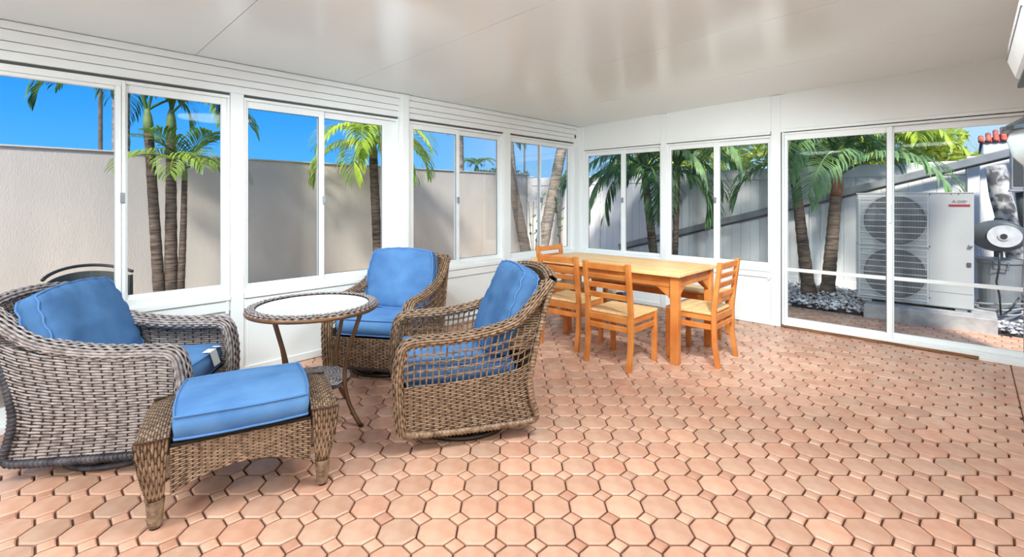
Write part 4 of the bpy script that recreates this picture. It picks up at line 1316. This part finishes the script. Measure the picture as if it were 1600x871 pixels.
for k_, a in enumerate((28, 118, 208, 298)):
    ca, sa = math.cos(R(a)), math.sin(R(a))
    prof = smooth_path([(.335, ZT - .03), (.30, .60), (.235, .42), (.215, .26), (.25, .12), (.335, .0)], 24, 2)
    P = [(r_ * ca, r_ * sa, z) for r_, z in prof]
    mb = MB()
    n8 = 8
    mb.tube(P, .0135, 8)
    lg_ = mb.build('leg', M['bronze'], st, smooth=True)
    MB().disc((.335 * ca, .335 * sa), .016, 0, .012, 12).build('foot', M['dark_metal'], lg_)
    MB().disc((.24 * ca, .24 * sa), .010, ZT - .045, ZT - .028, 10).build('bolt', M['dark_metal'], st)
def SS(u, v):
    a = u * 2 * PI; r_ = .015 + v * .20
    return np.stack([r_ * np.cos(a), r_ * np.sin(a), .262 + 0 * a], -1)
A, B = weave(SS, 40, 17, .0120, amp=.003)
putnp('shelf_weave', A, M['wicker_grey'], st, kind='stuff')
MB().disc((0, 0), .215, .238, .254, 40).build('shelf', M['wicker_dark'], st)

# ================================================================== dining set
rw = random.Random(77)
def wt(lo=.85, hi=1.08):
    b = rw.uniform(lo, hi); return (b, b * rw.uniform(.96, 1.0), b * rw.uniform(.92, 1.0))
def dining_chair(label, loc, facing, group='wooden dining chairs round the table'):
    """local +x = front.  origin on the floor under the seat centre"""
    t = thing('dining_chair', label, 'chair', loc, facing, group)
    W, D = .45, .44
    pw = .040
    for s in (-1, 1):
        y = s * (W / 2 - pw / 2)
        # rear post: lower part splays back a little, upper part leans back
        mb = MB()
        P = [(-D / 2 - .010, 0.0), (-D / 2 + .018, .20), (-D / 2 + .022, .44), (-D / 2 + .004, .62), (-D / 2 - .028, .865)]
        V = []
        for x_, z_ in P:
            for dx, dy in ((-.018, -pw / 2 + .003), (-.018, pw / 2 - .003), (-.015, pw / 2), (.015, pw / 2), (.018, pw / 2 - .003), (.018, -pw / 2 + .003), (.015, -pw / 2), (-.015, -pw / 2)):
                V.append((x_ + dx, y + dy, z_))
        F = [(r_ * 8 + i, (r_ + 1) * 8 + i, (r_ + 1) * 8 + (i + 1) % 8, r_ * 8 + (i + 1) % 8) for r_ in range(len(P) - 1) for i in range(8)]
        F += [tuple(range(8)), tuple(range((len(P) - 1) * 8, len(P) * 8))[::-1]]
        mb.add(V, F).build('rear_leg', M['wood'], t, tint=wt())
        MB().box(D / 2 - .042, D / 2 - .004, y - pw / 2, y + pw / 2, 0, .425, .003).build('front_leg', M['wood'], t, tint=wt())
        MB().box(-D / 2 + .03, D / 2 - .03, y - .011, y + .011, .375, .425, .003).build('side_rail', M['wood'], t, tint=wt())
        MB().box(-D / 2 + .03, D / 2 - .03, y - .010, y + .010, .300, .345, .003).build('side_stretcher', M['wood'], t, tint=wt())
    yi = W / 2 - pw
    MB().box(D / 2 - .030, D / 2 - .010, -yi, yi, .370, .425, .003).build('front_rail', M['wood'], t, tint=wt())
    MB().box(-D / 2 + .010, -D / 2 + .034, -yi, yi, .370, .425, .003).build('rear_rail', M['wood'], t, tint=wt())
    MB().box(-D / 2 + .012, -D / 2 + .030, -yi, yi, .300, .345, .003).build('rear_stretcher', M['wood'], t, tint=wt())
    # seat boards
    nb = 5
    for i in range(nb):
        x0 = -D / 2 + .040 + i * (D - .040) / nb
        MB().box(x0 + .001, x0 + (D - .040) / nb - .001, -W / 2 + .0, W / 2 - .0, .425, .447, .003).build('seat_board', M['wood_top'], t, tint=wt(.92, 1.06))
    # back slats
    def bx(z): return float(np.interp(z, [.44, .62, .865], [-D / 2 + .022, -D / 2 + .004, -D / 2 - .028]))
    for z0, z1 in ((.800, .855), (.725, .765), (.645, .690), (.560, .605)):
        a = Vector((bx((z0 + z1) / 2), 0, (z0 + z1) / 2)); up = Vector((bx(z1) - bx(z0), 0, z1 - z0)).normalized()
        MB().obox(a, Vector((0, 1, 0)), Vector((0, 0, 0)) + up.cross(Vector((0, 1, 0))), up, yi + .004, .009, (z1 - z0) / 2, .003).build('back_slat', M['wood'], t, tint=wt())
    return t
g = None
dining_chair('wooden dining chair with slatted back, alone at the far left end of the table', (-3.28, 4.32, 0), 0)
dining_chair('wooden dining chair, left of the two with backs to the room', (-2.81, 3.79, 0), PI / 2 + R(3))
dining_chair('wooden dining chair, right of the two with backs to the room', (-2.185, 3.66, 0), PI / 2)
dining_chair('wooden dining chair at the right end of the table, seen from its side', (-1.735, 4.235, 0), PI)

tb = thing('dining_table', 'rectangular teak dining table with pale plank top and corner braces', 'table', (-2.56, 4.235, 0))
TL, TD, TH = 1.64, .83, .765
nb = 6
for i in range(nb):
    y0 = -TD / 2 + .07 + i * (TD - .14) / nb
    MB().box(-TL / 2 + .075, TL / 2 - .075, y0 + .0012, y0 + (TD - .14) / nb - .0012, TH - .026, TH, .003).build('top_plank', M['wood_top'], tb, tint=wt(.90, 1.06))
for s in (-1, 1):
    MB().box(-TL / 2, TL / 2, min(s * (TD / 2 - .069), s * TD / 2), max(s * (TD / 2 - .069), s * TD / 2), TH - .030, TH, .004).build('border_plank', M['wood_top'], tb, tint=wt(.9, 1.02))
    MB().box(min(s * (TL / 2 - .074), s * TL / 2), max(s * (TL / 2 - .074), s * TL / 2), -TD / 2 + .07, TD / 2 - .07, TH - .030, TH, .004).build('border_plank', M['wood_top'], tb, tint=wt(.9, 1.02))
    MB().box(-TL / 2 + .09, TL / 2 - .09, s * (TD / 2 - .055) - .011, s * (TD / 2 - .055) + .011, TH - .125, TH - .030, .003).build('apron', M['wood'], tb, tint=wt())
    MB().box(s * (TL / 2 - .055) - .011, s * (TL / 2 - .055) + .011, -TD / 2 + .09, TD / 2 - .09, TH - .125, TH - .030, .003).build('apron', M['wood'], tb, tint=wt())
    for f_ in (-1, 1):
        lx_, ly_ = s * (TL / 2 - .060), f_ * (TD / 2 - .060)
        MB().box(lx_ - .034, lx_ + .034, ly_ - .034, ly_ + .034, 0, TH - .030, .004).build('leg', M['wood'], tb, tint=wt())
        mb = MB()
        for (ux, uy) in ((-s, 0), (0, -f_)):
            y0 = .011
            nx, ny = abs(uy), abs(ux)
            z1 = TH - .125; L_ = .135
            a0 = Vector((lx_ + ux * .034, ly_ + uy * .034, z1))
            sd_ = Vector((nx, ny, 0)) * .011
            p = [a0, a0 + Vector((ux, uy, 0)) * L_, a0 + Vector((0, 0, -L_ * .75))]
            mb.add([q_ + sd_ for q_ in p] + [q_ - sd_ for q_ in p], [(0, 1, 2), (5, 4, 3), (0, 3, 4, 1), (1, 4, 5, 2), (2, 5, 3, 0)])
        mb.build('corner_brace', M['wood'], tb, tint=wt())

bc_ = thing('dining_bench', 'long backless wooden bench on the window side of the table', 'bench', (-2.56, 5.02, 0))
BL, BD, BH = 1.58, .34, .455
for i in range(4):
    y0 = -BD / 2 + i * BD / 4
    MB().box(-BL / 2, BL / 2, y0 + .001, y0 + BD / 4 - .001, BH - .024, BH, .003).build('seat_board', M['wood_top'], bc_, tint=wt(.9, 1.05))
for s in (-1, 1):
    MB().box(-BL / 2 + .03, BL / 2 - .03, s * (BD / 2 - .03) - .010, s * (BD / 2 - .03) + .010, BH - .095, BH - .024, .003).build('apron', M['wood'], bc_, tint=wt())
    MB().box(s * (BL / 2 - .03) - .010, s * (BL / 2 - .03) + .010, -BD / 2 + .03, BD / 2 - .03, BH - .095, BH - .024, .003).build('apron', M['wood'], bc_, tint=wt())
    for f_ in (-1, 1):
        lx_, ly_ = s * (BL / 2 - .05), f_ * (BD / 2 - .045)
        MB().box(lx_ - .022, lx_ + .022, ly_ - .022, ly_ + .022, 0, BH - .024, .003).build('leg', M['wood'], bc_, tint=wt())

# small things stored under the bench by the corner
bk = thing('blue_bucket', 'small pale blue bucket on the floor behind the table legs', 'bucket', (-3.25, 5.60, 0))
MB().lathe([(0, 0), (.050, 0), (.062, .16), (.066, .16), (.066, .17), (.058, .17), (.046, .012), (0, .012)], 24).build('bucket_body', M['blue_plastic'], bk, smooth=False)
MB().tube([(.064 * math.cos(a), .0, .16 + .02 * math.sin(a)) for a in [PI * i / 12 for i in range(13)]], .004, 6).build('bucket_handle', M['gutter'], bk)
pt = thing('clay_pot', 'small dark brown pot beside the pale blue bucket', 'pot', (-3.375, 5.62, 0))
MB().lathe([(0, 0), (.034, 0), (.044, .12), (.050, .12), (.050, .15), (.042, .15), (.038, .12), (0, .11)], 24).build('pot_body', M['brown_dark'], pt)
bx_ = thing('tan_box', 'small tan box on the floor behind the table, left of the dark pot', 'box', (-3.51, 5.60, 0))
MB().box(-.06, .06, -.06, .06, 0, .20, .004).build('carton', M['tan'], bx_)
MB().box(-.06, .06, -.015, .015, .2003, .202).build('tape', M['label_white'], bx_)

# ================================================================== on the right wall
ac = thing('wall_air_conditioner', 'white wall-mounted air conditioner at the top right edge', 'air conditioner', (XR - .002, 2.60, 1.86))
prof = [(0, .02), (-.10, .0), (-.165, .012), (-.205, .05), (-.228, .12), (-.226, .19), (-.205, .27), (-.18, .325), (-.12, .352), (0, .355)]
yl = .42
V = []
for y_, k_ in ((-yl, .97), (-yl + .02, 1), (yl - .02, 1), (yl, .97)):
    V += [(x_ * k_, y_, .1775 + (z_ - .1775) * k_) for x_, z_ in prof]
n_ = len(prof)
F = [(r_ * n_ + i, r_ * n_ + (i + 1) % n_, (r_ + 1) * n_ + (i + 1) % n_, (r_ + 1) * n_ + i) for r_ in range(3) for i in range(n_)]
F += [tuple(range(n_))[::-1], tuple(range(3 * n_, 4 * n_))]
MB().add(V, F).build('casing', M['plastic_white'], ac)
MB().box(-.20, -.09, -yl + .05, yl - .05, -.004, .016, .003).build('outlet_louvre', M['black'], ac)
MB().box(-.2315, -.2275, -yl + .01, yl - .01, .128, .131, 0).build('panel_seam', M['gutter'], ac)

wlm = thing('wall_lantern', 'wall lantern with dark cap and white glass shade at the right edge', 'lamp', (XR - .002, 2.22, 1.60))
MB().box(-.02, 0, -.05, .05, -.10, .08, .006).build('back_plate', M['slate'], wlm)
MB().tube([(-.01, 0, .05), (-.08, 0, .09), (-.13, 0, .08), (-.145, 0, .055)], .010, 8).build('arm', M['slate'], wlm, smooth=True)
MB().lathe([(0, .085), (.02, .08), (.05, .06), (.125, .012), (.128, .0), (.118, .0), (.02, .03), (0, .03)], 28, (-.148, 0)).build('cap', M['slate'], wlm, smooth=False)
MB().lathe([(.105, .0), (.112, -.03), (.10, -.08), (.07, -.12), (.03, -.14), (0, -.145)], 28, (-.148, 0)).build('glass_shade', M['globe'], wlm, smooth=True)
MB().lathe([(0, -.140), (.012, -.145), (.014, -.16), (0, -.168)], 12, (-.148, 0)).build('finial', M['slate'], wlm, smooth=True)
